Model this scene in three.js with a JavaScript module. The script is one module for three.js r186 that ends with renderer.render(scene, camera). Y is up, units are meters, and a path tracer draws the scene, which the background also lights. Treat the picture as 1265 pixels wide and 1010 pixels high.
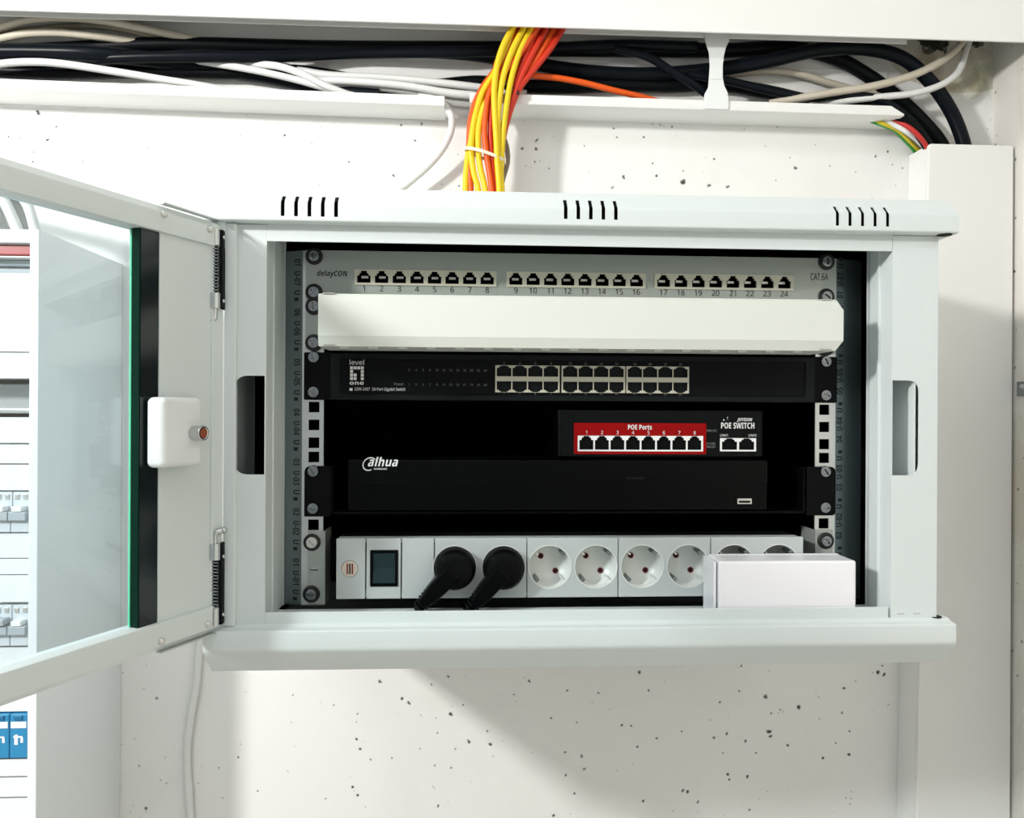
import * as THREE from 'three';
import { RoundedBoxGeometry } from 'three/addons/geometries/RoundedBoxGeometry.js';
import { mergeGeometries, toCreasedNormals } from 'three/addons/utils/BufferGeometryUtils.js';
import { FontLoader } from 'three/addons/loaders/FontLoader.js';
import { RectAreaLightUniformsLib } from 'three/addons/lights/RectAreaLightUniformsLib.js';
import { ConvexGeometry } from 'three/addons/geometries/ConvexGeometry.js';
import { Brush, Evaluator, SUBTRACTION } from 'three-bvh-csg';

// ---------------------------------------------------------------- camera, light, exposure
const scene = new THREE.Scene();
scene.background = new THREE.Color(0x8d9296);
const EYE = 1.5, F = 975, YAW = 0.0541, ROLL = 0.0052;       // eye height; focal length in pixels of the 1265 x 1010 frame
const camera = new THREE.PerspectiveCamera(2 * Math.atan(505 / F) * 180 / Math.PI, 1265 / 1010, 0.02, 20);
camera.position.set(0, EYE, 1.0);
camera.rotation.order = 'YXZ';
camera.rotation.set(0, -YAW, ROLL);
const renderer = new THREE.WebGLRenderer({ antialias: true });
renderer.shadowMap.enabled = true;
renderer.toneMapping = THREE.LinearToneMapping;
renderer.toneMappingExposure = 1.0;
RectAreaLightUniformsLib.init();
const LAMP = new THREE.Vector3(-1.2, EYE + 0.55, 1.18);  // unseen light, placed by the direction of the cast shadows
const lampLight = new THREE.PointLight(0xfffdfa, 7.4, 0, 2);
lampLight.position.copy(LAMP); lampLight.castShadow = true; lampLight.shadow.radius = 3.4; lampLight.shadow.mapSize.set(2048, 2048);
scene.add(lampLight);
const fillLight = new THREE.RectAreaLight(0xeef5ff, 1.25, 1.6, 0.8);  // added fill light, out of view above
fillLight.position.set(-0.35, 2.735, 1.6); fillLight.rotation.x = -Math.PI / 2;
scene.add(fillLight);

// ---------------------------------------------------------------- helpers
let seed = 7;
const rnd = () => { seed = (seed * 1664525 + 1013904223) >>> 0; return seed / 4294967296; };
const used = {};
function numbered(n) { used[n] = (used[n] || 0) + 1; return used[n] === 1 ? n : n + '_' + String(used[n] - 1).padStart(3, '0'); }
const V = (x, y, z) => new THREE.Vector3(x, y, z);
// the point on the plane z = const that a pixel of the photograph shows
function at(px, py, z = 0) {
  const u0 = (px - 632.5) / F, v0 = -(py - 505) / F, c = Math.cos(ROLL), s = Math.sin(ROLL), u = u0 * c - v0 * s, v = u0 * s + v0 * c;
  const t = (1 - z) / (Math.cos(YAW) - u * Math.sin(YAW));
  return V(t * (Math.sin(YAW) + u * Math.cos(YAW)), EYE + t * v, z);
}
function thing(name, label, category, pos = V(0, 0, 0), group) {
  const o = new THREE.Group(); o.name = numbered(name); o.position.copy(pos); scene.add(o);
  o.userData.label = label; o.userData.category = category; if (group) o.userData.group = group;
  return o;
}
// a mesh whose geometry is given in world coordinates, placed under its parent
function add(parent, name, geo, mat, label) {
  const g = Array.isArray(geo) ? (geo.length > 1 ? mergeGeometries(geo.map(norm)) : geo[0]) : geo;
  const m = new THREE.Mesh(g, mat); m.castShadow = m.receiveShadow = true;
  m.name = parent === scene ? numbered(name) : name;
  if (parent !== scene) { parent.updateWorldMatrix(true, false); const inv = parent.matrixWorld.clone().invert(); g.applyMatrix4(inv); }
  parent.add(m);
  if (label) m.userData.label = label;
  return m;
}
function raw(parent, name, geo, mat) {           // geometry already in the parent's own coordinates
  const g = Array.isArray(geo) ? (geo.length > 1 ? mergeGeometries(geo.map(norm)) : geo[0]) : geo;
  const m = new THREE.Mesh(g, mat); m.castShadow = m.receiveShadow = true; m.name = name; parent.add(m); return m;
}
function norm(g) { const n = g.index ? g.toNonIndexed() : g.clone(); for (const k of Object.keys(n.attributes)) if (!['position', 'normal', 'uv'].includes(k)) n.deleteAttribute(k); if (!n.attributes.uv) n.setAttribute('uv', new THREE.BufferAttribute(new Float32Array(n.attributes.position.count * 2), 2)); return n; }
function single(name, label, category, geo, mat, group) {
  const m = add(scene, name, geo, mat); m.userData.label = label; m.userData.category = category; if (group) m.userData.group = group; return m;
}
function structure(name, geo, mat) { const m = add(scene, name, geo, mat); m.userData.kind = 'structure'; return m; }
// box between world x0..x1, eye-relative y0..y1, z0..z1, rounded by r
function bx(x0, x1, y0, y1, z0, z1, r = 0, seg = 2) {
  const w = Math.abs(x1 - x0), h = Math.abs(y1 - y0), d = Math.abs(z1 - z0);
  const g = r > 0 ? new RoundedBoxGeometry(w, h, d, seg, Math.min(r, w / 2.01, h / 2.01, d / 2.01)) : new THREE.BoxGeometry(w, h, d);
  return g.translate((x0 + x1) / 2, EYE + (y0 + y1) / 2, (z0 + z1) / 2);
}
// rounded polygon
function poly(pts, r = 0) {
  const s = new THREE.Shape(), n = pts.length;
  for (let i = 0; i < n; i++) {
    const [x, y, rr] = pts[i], p = pts[(i + n - 1) % n], q = pts[(i + 1) % n], R = rr ?? r;
    const cut = (o) => { const dx = o[0] - x, dy = o[1] - y, l = Math.hypot(dx, dy), k = Math.min(R, l * 0.49) / l; return [x + dx * k, y + dy * k]; };
    const a = cut(p), b = cut(q);
    if (i === 0) s.moveTo(...a); else s.lineTo(...a);
    if (R > 0) s.quadraticCurveTo(x, y, ...b);
  }
  s.closePath();
  return s;
}
// shape in (x, eye-relative y) extruded from z0 to z1
function ex(shape, z0, z1, bevel = 0, curve = 6) {
  const d = z1 - z0;
  const g = new THREE.ExtrudeGeometry(shape, { depth: d - 2 * bevel, bevelEnabled: bevel > 0, bevelThickness: bevel, bevelSize: bevel, bevelOffset: -bevel, bevelSegments: 2, curveSegments: curve });
  return g.translate(0, EYE, z0 + bevel);
}
// profile in (z, eye-relative y) extruded along x from x0 to x1
function exX(shape, x0, x1, bevel = 0, crease = 0.16) {
  let g = new THREE.ExtrudeGeometry(shape, { depth: x1 - x0 - 2 * bevel, bevelEnabled: bevel > 0, bevelThickness: bevel, bevelSize: bevel, bevelOffset: -bevel, bevelSegments: 2, curveSegments: 6 });
  g.rotateY(-Math.PI / 2);            // (a, b, depth) -> (-depth, b, a)
  g.translate(x1 - bevel, EYE, 0);
  return toCreasedNormals(g, crease);
}
function rectHole(x0, x1, y0, y1) { const p = new THREE.Path(); p.moveTo(x0, y0); p.lineTo(x1, y0); p.lineTo(x1, y1); p.lineTo(x0, y1); p.closePath(); return p; }
function ptsHole(pts) { const p = new THREE.Path(); pts.forEach(([x, y], i) => (i ? p.lineTo(x, y) : p.moveTo(x, y))); p.closePath(); return p; }
function circHole(x, y, r) { const p = new THREE.Path(); p.absarc(x, y, r, 0, Math.PI * 2, true); return p; }
function cyl(r0, r1, h, n = 24) { return new THREE.CylinderGeometry(r0, r1, h, n); }
function tube(pts, r, seg) { const c = new THREE.CatmullRomCurve3(pts, false, 'centripetal'); return new THREE.TubeGeometry(c, seg || Math.max(24, pts.length * 10), r, 10, false); }
// a blind hole: walls and bottom of an outline, open towards +z
function well(pts, z1, depth) {
  const pos = [], n = pts.length;
  for (let i = 0; i < n; i++) {
    const [ax, ay] = pts[i], [cx, cy] = pts[(i + 1) % n], z0 = z1 - depth;
    pos.push(ax, ay, z1, cx, cy, z1, cx, cy, z0, ax, ay, z1, cx, cy, z0, ax, ay, z0);
  }
  const g = new THREE.BufferGeometry(); g.setAttribute('position', new THREE.Float32BufferAttribute(pos, 3)); g.computeVertexNormals();
  const s = new THREE.Shape(pts.map((p) => new THREE.Vector2(...p))), b = new THREE.ShapeGeometry(s).translate(0, 0, z1 - depth);
  return mergeGeometries([norm(g), norm(b)]).translate(0, EYE, 0);
}
const fonts = { b: await new FontLoader().loadAsync('fonts/droid/droid_sans_bold.typeface.json'), r: await new FontLoader().loadAsync('fonts/droid/droid_sans_regular.typeface.json') };
// flat print: cap height h, centred or aligned on x (world), y (eye-relative, baseline), z; width squeezes the line to that width
function text(str, h, x, y, z, { font = 'r', align = 'c', rot = 0, slant = 0, width = 0 } = {}) {
  const g = new THREE.ShapeGeometry(fonts[font].generateShapes(str, h / 0.72), 3);
  g.computeBoundingBox();
  const b = g.boundingBox, w = b.max.x - b.min.x, k = width ? width / w : 1;
  g.translate(-b.min.x, 0, 0).scale(k, 1, 1);
  if (slant) g.applyMatrix4(new THREE.Matrix4().set(1, slant, 0, 0, 0, 1, 0, 0, 0, 0, 1, 0, 0, 0, 0, 1));
  g.translate(align === 'l' ? 0 : align === 'r' ? -w * k : -w * k / 2, rot ? -h / 2 : 0, 0);
  if (rot) g.rotateZ(rot);
  return g.translate(x, EYE + y, z);
}

// ---------------------------------------------------------------- materials
const std = (color, roughness = 0.5, metalness = 0, more = {}) => new THREE.MeshStandardMaterial({ color, roughness, metalness, ...more });
const dark = (color, roughness) => new THREE.MeshPhysicalMaterial({ color, roughness, specularIntensity: 0.22 });
const M = {
  cabinet: std('#d9e1e0', 0.42), cabinetShade: dark('#040506', 0.8), wallPaint: std('#eeebe5', 0.85), plain: std('#a2a6a9', 0.9),  // near-black cabinet tone: shade of its light grey interior put into colour
  floor: std('#bdbab4', 0.8), trunk: std('#f2f2ef', 0.35), clip: std('#eef1f0', 0.4), black: dark('#030405', 0.5), blackGloss: dark('#010203', 0.3), holeBlack: std('#020203', 0.9),
  switchGrey: dark('#171c1d', 0.5), switchFace: dark('#080b0c', 0.5), panelGrey: std('#a3aaa4', 0.4, 0.35), coverGrey: std('#dbe0d8', 0.45), cream: std('#cbc9b8', 0.4), silver: std('#d8d8d2', 0.3, 0.6),
  zinc: std('#c9cdcb', 0.28, 0.85), flange: std('#7f8a8e', 0.3, 0.95), chrome: std('#c7cbcc', 0.22, 1), steel: std('#8e9496', 0.35, 1), screw: std('#8b9093', 0.25, 1), washer: std('#0a0b0c', 0.5), ink: std('#17191a', 0.7), white: std('#e9eceb', 0.5), whiteInk: std('#e6e9e8', 0.6), dimInk: std('#7d8384', 0.6),
  red: dark('#8e0507', 0.5), pdu: std('#bcc3c2', 0.45), socketW: std('#dfe3de', 0.35), pinRed: std('#7a1512', 0.5), rocker: std('#0c292e', 0.25), copper: std('#b5654a', 0.4, 0.6), adapter: std('#f3f3f7', 0.22),
  boxWhite: std('#e4e8ea', 0.4), boxInner: std('#cfd6da', 0.45), redStrip: std('#a3171b', 0.4), blue: std('#2f86b4', 0.4), dinDark: dark('#101316', 0.6), breaker: std('#cdd5d9', 0.45), breakerGrey: std('#a9b3b8', 0.45),
  cabBlack: dark('#0a0d10', 0.4), cabBlack2: dark('#0f141a', 0.32), cabWhite: std('#e4e5e3', 0.5), cabBeige: std('#c9c1b0', 0.5), cabGrey: std('#b9bab6', 0.5), cabBrown: std('#8b8371', 0.55),
  yellow: std('#f0cf17', 0.42), orange: std('#e8590c', 0.42), redOrange: std('#cf2f10', 0.45), tie: std('#f2e6cf', 0.5), tieBlack: std('#101112', 0.5),
  green: std('#2f9a45', 0.45), greenYellow: std('#d8c32a', 0.45), wireRed: std('#c22a22', 0.45), glassEdge: dark('#062a1e', 0.2), glassGreen: std('#6fe0b0', 0.25), serigraph: std('#10191c', 0.15),
  rust: std('#cfc7b8', 0.8),
};
M.glass = new THREE.MeshPhysicalMaterial({ color: '#f3f8fa', roughness: 0.02, transmission: 1, thickness: 0, ior: 1.5 });
M.lamp = new THREE.MeshStandardMaterial({ color: '#ffffff', emissive: '#fffdf8', emissiveIntensity: 4, roughness: 0.4 });
M.panel = new THREE.MeshStandardMaterial({ color: '#ffffff', emissive: '#f4f8ff', emissiveIntensity: 1.5, roughness: 0.4 });  // glow of the added fill panel
M.wellBlack = new THREE.MeshPhysicalMaterial({ color: '#020203', roughness: 0.8, specularIntensity: 0.1, side: THREE.DoubleSide });
M.socketWell = std('#dfe3de', 0.35, 0, { side: THREE.DoubleSide });

// ---------------------------------------------------------------- the room
const RX = 0.684, RL = -2.5, RZ = 3.0, CEIL = 2.75;
const WX0 = -0.85, WX1 = 0.75, WY0 = -0.72, WY1 = 0.72;       // the part of the back wall that the texture covers
function wallTexture() {
  const W = 2000, H = 1800, c = document.createElement('canvas'); c.width = W; c.height = H;
  const bump = document.createElement('canvas'); bump.width = W; bump.height = H;
  const g = c.getContext('2d'), b = bump.getContext('2d');
  g.fillStyle = '#f2f2ef'; g.fillRect(0, 0, W, H); b.fillStyle = '#a0a0a0'; b.fillRect(0, 0, W, H);
  const P = (px, py) => { const p = at(px, py, 0); return [(p.x - WX0) / (WX1 - WX0) * W, (WY1 - (p.y - EYE)) / (WY1 - WY0) * H]; };
  const S = W / (WX1 - WX0) / F;                                // one photograph pixel in texture pixels, on the wall
  for (let i = 0; i < 260; i++) {                               // faint trowel marks and uneven paint
    const x = rnd() * W, y = rnd() * H, r = 20 + rnd() * 90, a = 0.012 + rnd() * 0.02;
    g.fillStyle = rnd() < 0.5 ? `rgba(215,205,188,${a})` : `rgba(255,255,255,${a * 2})`;
    g.beginPath(); g.ellipse(x, y, r, r * (0.2 + rnd() * 0.5), rnd() * 3, 0, 7); g.fill();
    b.fillStyle = `rgba(${rnd() < 0.5 ? '255,255,255' : '0,0,0'},0.03)`; b.beginPath(); b.ellipse(x, y, r, r * 0.4, rnd() * 3, 0, 7); b.fill();
  }
  const pit = (px, py, r, dark = 1) => {
    const [x, y] = P(px, py);
    for (let k = 0; k < 3; k++) {
      const dx = (rnd() - 0.5) * r * 1.3 * S, dy = (rnd() - 0.5) * r * 1.5 * S, q = r * S * (0.45 + rnd() * 0.4);
      g.fillStyle = `rgba(38,38,34,${0.75 * dark})`; g.beginPath(); g.ellipse(x + dx, y + dy, q, q * (0.6 + rnd() * 0.5), rnd() * 3, 0, 7); g.fill();
      b.fillStyle = '#000'; b.beginPath(); b.ellipse(x + dx, y + dy, q, q, 0, 0, 7); b.fill();
    }
  };
  const list = [[47, 139, 3.5], [69, 156, 2.5], [59, 172, 3], [11, 169, 1.6], [24, 171, 1.4], [41, 188, 1.4], [41, 200, 1.8], [102, 199, 1.3], [352, 167, 2], [90, 146, 1.2], [297, 168, 1.1], [385, 177, 1.2],
    [496, 154, 1.6], [521, 153, 2], [513, 174, 1.8], [431, 200, 2], [486, 217, 1.8], [567, 229, 2], [645, 184, 2.4], [663, 173, 2.6], [662, 184, 3], [660, 200, 1.6], [678, 208, 1.2], [770, 219, 3], [757, 232, 2.2], [758, 159, 1.8], [762, 169, 1.6], [795, 169, 1.7], [722, 180, 1.2], [811, 217, 1.6], [806, 153, 1.5, .5], [815, 154, 1.5, .5], [830, 156, 1.6], [845, 224, 5], [876, 229, 3], [899, 231, 3], [882, 197, 2], [811, 217, 2], [806, 202, 1.3], [983, 207, 2.2], [1082, 193, 1.6], [1097, 187, 1.8], [1115, 207, 1.5], [844, 211, 1.2], [1057, 212, 1], [960, 157, 1.3], [1025, 205, 1.1],
    [470, 841, 2.5], [496, 863, 3.2], [506, 868, 3], [557, 882, 4], [554, 836, 2], [442, 881, 1.5], [412, 871, 1.3], [441, 913, 2], [445, 924, 2.5], [572, 870, 2], [579, 915, 2.6], [606, 918, 3], [557, 948, 1.8], [435, 972, 2.4], [442, 983, 2.5], [542, 995, 2.2], [602, 903, 1.6], [541, 905, 1.5], [458, 938, 1.3], [484, 936, 1.3], [362, 858, 1.2], [295, 935, 1.6], [270, 948, 1.4], [318, 977, 1.4], [563, 925, 1.3], [537, 945, 1.2], [533, 845, 1.6], [402, 986, 1.4],
    [789, 831, 3], [832, 820, 2], [841, 821, 1.5], [916, 822, 2], [654, 841, 2], [635, 857, 1.4], [701, 852, 2], [739, 855, 2], [802, 852, 2], [889, 867, 1.5], [913, 853, 1.6], [946, 860, 3], [953, 881, 2], [987, 873, 3], [950, 902, 4], [952, 909, 3], [973, 920, 2], [898, 906, 3], [882, 911, 2.3], [921, 915, 2.2], [934, 929, 1.6], [768, 895, 2.2], [780, 896, 2], [811, 912, 2], [787, 922, 2], [681, 886, 1.6], [712, 892, 1.6], [698, 928, 2], [719, 933, 2.4], [722, 949, 2.6], [710, 980, 2.3], [684, 1007, 2.4], [699, 957, 1.5], [898, 957, 2.6], [901, 962, 2], [924, 959, 3], [843, 976, 2.4], [850, 978, 2.6], [862, 990, 2], [795, 989, 2.2], [926, 1000, 1.6], [842, 903, 1.4], [893, 930, 1.2], [964, 876, 1.4],
    [1084, 829, 4.2], [1092, 833, 3], [1090, 822, 1.8], [1043, 849, 2.4], [986, 873, 3.2], [1040, 880, 1.7], [1049, 903, 1.7], [1032, 917, 1.6], [973, 920, 1.8], [1016, 936, 2.4], [1049, 931, 2.8], [1011, 861, 1.5, .4], [1057, 841, 1.3, .4], [1121, 884, 2], [1115, 985, 1.8], [1134, 991, 3], [1045, 985, 1], [1008, 856, 1, .5],
    [194, 862, 2.5, .35], [172, 945, 2.2, .5], [180, 998, 3, .5], [206, 967, 1.4, .4]];
  for (const [x, y, r, d] of list) pit(x, y, r * 0.72, d ?? 0.85);
  for (let i = 0; i < 170; i++) pit(rnd() * 1265, rnd() < 0.4 ? 130 + rnd() * 130 : 810 + rnd() * 200, 0.4 + rnd() * 0.5, 0.28 + rnd() * 0.35);
  // bare, dirty concrete in the upper corner; shade in its holes painted as blots
  const [x0, y0] = P(1128, 48), [x1, y1] = P(1224, 90);
  g.fillStyle = 'rgba(190,182,160,0.55)'; g.beginPath(); g.ellipse((x0 + x1) / 2, y0 + 30, 110, 55, 0.1, 0, 7); g.fill();
  for (let i = 0; i < 60; i++) { const [x, y] = P(1128 + rnd() * 95, 40 + rnd() * 70); g.fillStyle = `rgba(${110 + rnd() * 40},${100 + rnd() * 40},${70 + rnd() * 30},${0.05 + rnd() * 0.12})`; g.beginPath(); g.ellipse(x, y, 5 + rnd() * 22, 4 + rnd() * 12, rnd() * 3, 0, 7); g.fill(); }
  for (let i = 0; i < 46; i++) { const [x, y] = P(1136 + rnd() * 34, 30 + rnd() * 34); g.fillStyle = `rgba(32,34,26,${0.5 + rnd() * 0.4})`; g.beginPath(); g.ellipse(x, y, 3 + rnd() * 8, 2 + rnd() * 6, rnd() * 3, 0, 7); g.fill(); }
  for (let i = 0; i < 26; i++) { const [x, y] = P(1190 + rnd() * 26, 30 + rnd() * 28); g.fillStyle = `rgba(44,44,32,${0.4 + rnd() * 0.4})`; g.beginPath(); g.ellipse(x, y, 3 + rnd() * 7, 2 + rnd() * 5, rnd() * 3, 0, 7); g.fill(); }
  const map = new THREE.CanvasTexture(c); map.colorSpace = THREE.SRGBColorSpace; map.anisotropy = 8;
  return { map, bumpMap: new THREE.CanvasTexture(bump) };
}
{
  const t = wallTexture();
  const mat = new THREE.MeshStandardMaterial({ map: t.map, bumpMap: t.bumpMap, bumpScale: 0.0012, roughness: 0.8 });
  const g = bx(RL - 0.1, RX + 0.1, -EYE - 0.1, CEIL - EYE + 0.1, -0.12, 0);
  const p = g.attributes.position, uv = g.attributes.uv;
  for (let i = 0; i < p.count; i++) uv.setXY(i, (p.getX(i) - WX0) / (WX1 - WX0), (p.getY(i) - EYE - WY0) / (WY1 - WY0));
  structure('wall_back', g, mat);
  // right wall: speckled white paint, stained near the corner
  const c = document.createElement('canvas'); c.width = c.height = 1024; const q = c.getContext('2d');
  q.fillStyle = '#eae6de'; q.fillRect(0, 0, 1024, 1024);
  for (let i = 0; i < 160; i++) { q.fillStyle = `rgba(150,138,104,${0.02 + rnd() * 0.05})`; q.beginPath(); q.ellipse(rnd() * 1024, rnd() * 1024, 10 + rnd() * 60, 30 + rnd() * 120, 0, 0, 7); q.fill(); }
  for (let i = 0; i < 420; i++) { q.fillStyle = `rgba(50,48,40,${0.3 + rnd() * 0.5})`; q.beginPath(); q.ellipse(rnd() * 1024, rnd() * 1024, 0.6 + rnd() * 2, 0.6 + rnd() * 2, 0, 0, 7); q.fill(); }
  const rm = new THREE.CanvasTexture(c); rm.colorSpace = THREE.SRGBColorSpace; rm.wrapS = rm.wrapT = THREE.RepeatWrapping; rm.repeat.set(3.3, 2.8);
  structure('wall_right', bx(RX, RX + 0.1, -EYE, CEIL - EYE, 0, RZ), new THREE.MeshStandardMaterial({ map: rm, roughness: 0.85 }));
  structure('wall_left', bx(RL - 0.1, RL, -EYE, CEIL - EYE, 0, RZ), M.plain);
  structure('wall_front', bx(RL - 0.1, RX + 0.1, -EYE - 0.1, CEIL - EYE + 0.1, RZ, RZ + 0.12), M.plain);
  structure('floor', bx(RL, RX, -EYE - 0.1, -EYE, 0, RZ), M.floor);
  structure('ceiling', bx(RL, RX, CEIL - EYE, CEIL - EYE + 0.1, 0, RZ), M.plain);
}
// added lamps out of view: stand-in globe and ceiling fill panel
{
  const t = thing('added_globe_lamp', 'added white opal globe lamp on a cord, standing in for unseen light from the left', 'lamp', LAMP);
  raw(t, 'globe', new THREE.SphereGeometry(0.07, 32, 20), M.lamp);
  raw(t, 'cap', cyl(0.028, 0.034, 0.03).translate(0, 0.078, 0), M.white);
  raw(t, 'cord', cyl(0.004, 0.004, CEIL - LAMP.y - 0.085, 8).translate(0, (CEIL - LAMP.y + 0.085) / 2, 0), M.white);
  const p = thing('added_fill_panel', 'added flat fill light panel under the ceiling, out of view', 'lamp', V(-0.35, 2.745, 1.6));
  raw(p, 'frame', ex(poly([[-0.82, -0.42], [0.82, -0.42], [0.82, 0.42], [-0.82, 0.42]]), 0, 0.02).translate(0, -EYE, 0).rotateX(Math.PI / 2).translate(0, 0.005, 0), M.white);
  raw(p, 'diffuser', new THREE.BoxGeometry(1.6, 0.004, 0.8).translate(0, -0.0075 - 0.0095 + 0.0105, 0), M.panel).position.y = -0.0105;
}

// ---------------------------------------------------------------- cable trunking above the cabinet
{
  // lid hanging in front of the open trunking
  const lid = thing('overhead_trunking', 'broad white trunking lid running across the top above the open cable trunking', 'trunking', V(0, EYE + 0.4445, 0.0835));
  const A = -1.2;
  add(lid, 'front_board', exX(poly([[0.082, 0.4445], [0.085, 0.4445], [0.085, 0.62], [0.082, 0.62]], 0.0008), A, RX - 0.002), M.trunk);
  add(lid, 'top_board', bx(A, RX - 0.002, 0.62, 0.6225, 0.0005, 0.085), M.trunk);
  const base = thing('cable_trunking', 'open white cable trunking full of cables with a stepped lower edge', 'trunking', V(0, EYE + 0.37, 0));
  const endX = at(1120, 57, 0.05).x;
  add(base, 'back_panel', [bx(A, 0.54, 0.3665, 0.478, 0.0003, 0.002), bx(A, 0.54, 0.409, 0.4115, 0.002, 0.0035), bx(A, 0.54, 0.44, 0.442, 0.002, 0.0035)], M.trunk);
  add(base, 'top_flange', exX(poly([[0.002, 0.4765], [0.0485, 0.4765], [0.0485, 0.4545], [0.0505, 0.4545], [0.0505, 0.4785], [0.002, 0.4785]], 0.0005), A, endX), M.trunk);
  const floorProfile = () => poly([[0.002, -0.0015], [0.0505, -0.0015, 0.0015], [0.0505, 0.0105, 0.001], [0.0485, 0.0105], [0.0485, 0.001], [0.002, 0.001]], 0.0003);
  const flange = (x0, x1, ya, yb) => { const g = exX(floorProfile(), -(x1 - x0) / 2, (x1 - x0) / 2); g.translate(0, -EYE, 0); g.rotateZ(Math.atan2(yb - ya, x1 - x0)); return g.translate((x0 + x1) / 2, EYE + (ya + yb) / 2, 0); };
  const x549 = at(549, 120, 0.05).x, x580 = at(580, 120, 0.05).x;
  add(base, 'lower_flange', flange(A, x549, 0.379, 0.3645), M.trunk);
  // right piece, mitred at its end
  let r = flange(x580, 0.545, 0.3692, 0.3668);
  const tip = at(1117, 142, 0.0505), bk = at(1090, 162, 0), top = at(1097, 130, 0.0505);
  const cutter = new THREE.ExtrudeGeometry(poly([[bk.x, 0], [tip.x, 0.0505], [tip.x + 0.1, 0.0505], [tip.x + 0.1, 0.06], [0.8, 0.06], [0.8, -0.01], [bk.x - 0.003, -0.01]]), { depth: 0.2, bevelEnabled: false });
  cutter.rotateX(Math.PI / 2); cutter.translate(0, EYE + 0.45, 0);
  const slant = new THREE.ExtrudeGeometry(poly([[top.x, 0.3795], [top.x, 0.40], [0.7, 0.40], [0.7, 0.36], [tip.x, 0.3672]]), { depth: 0.02, bevelEnabled: false }); slant.translate(0, EYE, 0.04);
  const ev = new Evaluator(); ev.attributes = ['position', 'normal', 'uv'];
  const cutBy = (geo, c) => { const a = new Brush(norm(geo)), d = new Brush(norm(c)); a.updateMatrixWorld(); d.updateMatrixWorld(); return ev.evaluate(a, d, SUBTRACTION).geometry; };
  r = cutBy(cutBy(r, cutter), slant);
  add(base, 'lower_flange', toCreasedNormals(norm(r), 0.5), M.trunk);
  // retaining clip across the opening
  const C = (px, py) => { const p = at(px, py, 0.053); return [p.x, p.y - EYE]; };
  const outline = [[871, 38], [902, 38], [901, 50], [897, 58], [895, 66], [893, 80], [893, 96], [895, 106], [899, 114], [900, 122], [900, 135], [870, 134], [870, 117], [875, 108], [876, 96], [877, 80], [876, 64], [873, 56], [871, 49]].map(([x, y]) => C(x, y));
  const g = ex(poly(outline, 0.0025), 0.0512, 0.0532, 0.0005);
  const t = thing('trunking_clip', 'narrow white plastic retaining clip spanning the open trunking upright', 'clip', at(885, 90, 0.052));
  add(t, 'strap', g, M.clip);
  const pA = at(885, 70, 0.054), pB = at(885, 97, 0.054);
  for (const p of [pA, pB]) add(t, 'rib', bx(p.x - 0.0075, p.x + 0.0075, p.y - EYE - 0.0008, p.y - EYE + 0.0008, 0.053, 0.0545, 0.0004), M.clip);
}

// ---------------------------------------------------------------- loose cables
function cable(name, label, pts, r, mat, group) { return single(name, label, name.includes('wire') ? 'wire' : 'cable', tube(pts.map(([x, y, z]) => at(x, y, z)), r, pts.length * 14), mat, group); }
const k9 = 0.0049;
// black power cables in the trunking
cable('power_cable', 'thick black cable running straight along the top of the trunking bundle', [[-60, 66, .02], [60, 62, .022], [200, 55, .023], [400, 59, .02], [620, 60, .016], [800, 62, .018], [900, 62, .014], [980, 60, .012], [1035, 73, .012], [1070, 92, .012], [1110, 122, .012], [1140, 150, .014], [1165, 182, .014], [1172, 215, .014]], .0088, M.cabBlack, 'black cables in the trunking');
cable('power_cable', 'thick black cable with a bright sheen just under the two beige loops', [[-60, 64, .034], [40, 64, .036], [110, 66, .038], [180, 73, .026], [260, 85, .013], [330, 94, .012], [400, 109, .012], [470, 118, .02]], .0098, M.cabBlack2, 'black cables in the trunking');
cable('power_cable', 'black cable crossing over the others left of the white cable pair', [[60, 80, .02], [140, 72, .036], [250, 70, .04], [330, 70, .034], [430, 66, .02], [560, 64, .03], [640, 62, .02], [760, 56, .03], [860, 58, .028]], .0068, M.cabBlack2, 'black cables in the trunking');
cable('power_cable', 'wide black cable low in the trunking behind the single white cable', [[-60, 84, .012], [60, 90, .012], [170, 88, .014], [300, 90, .014], [360, 88, .012], [420, 96, .01], [470, 108, .01]], .0080, M.cabBlack, 'black cables in the trunking');
cable('power_cable', 'thick black cable rising behind the clip and arching down into the right vertical trunking', [[330, 62, .006], [480, 62, .006], [580, 66, .008], [640, 76, .012], [720, 88, .016], [800, 92, .02], [880, 86, .022], [945, 76, .034], [1010, 62, .036], [1070, 60, .036], [1115, 72, .036], [1150, 102, .034], [1175, 138, .03], [1190, 176, .03], [1197, 215, .03]], .0086, M.cabBlack2, 'black cables in the trunking');
cable('power_cable', 'black cable lying on the lower flange behind the single orange cable', [[440, 112, .006], [540, 106, .008], [590, 102, .010], [640, 106, .01], [700, 107, .01], [760, 105, .012], [830, 106, .012], [880, 104, .012], [940, 112, .012], [1010, 128, .016]], .0085, M.cabBlack, 'black cables in the trunking');
cable('power_cable', 'thin black cable slanting down to the foot of the white clip', [[760, 60, .034], [800, 70, .036], [830, 88, .036], [860, 107, .034], [884, 125, .03]], .0050, M.cabBlack2, 'black cables in the trunking');
cable('power_cable', 'thin black cable dipping right of the white clip and bending down at the flange end', [[850, 92, .03], [900, 100, .033], [950, 112, .036], [1000, 121, .037], [1040, 118, .038], [1080, 121, .04], [1112, 138, .036], [1135, 160, .03], [1152, 190, .03], [1156, 215, .03]], .0050, M.cabBlack2, 'black cables in the trunking');
cable('power_cable', 'black cable pressed between the coloured wires and the black arches', [[1040, 128, .02], [1085, 132, .034], [1115, 148, .036], [1140, 170, .036], [1160, 212, .03]], .0068, M.cabBlack, 'black cables in the trunking');
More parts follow.
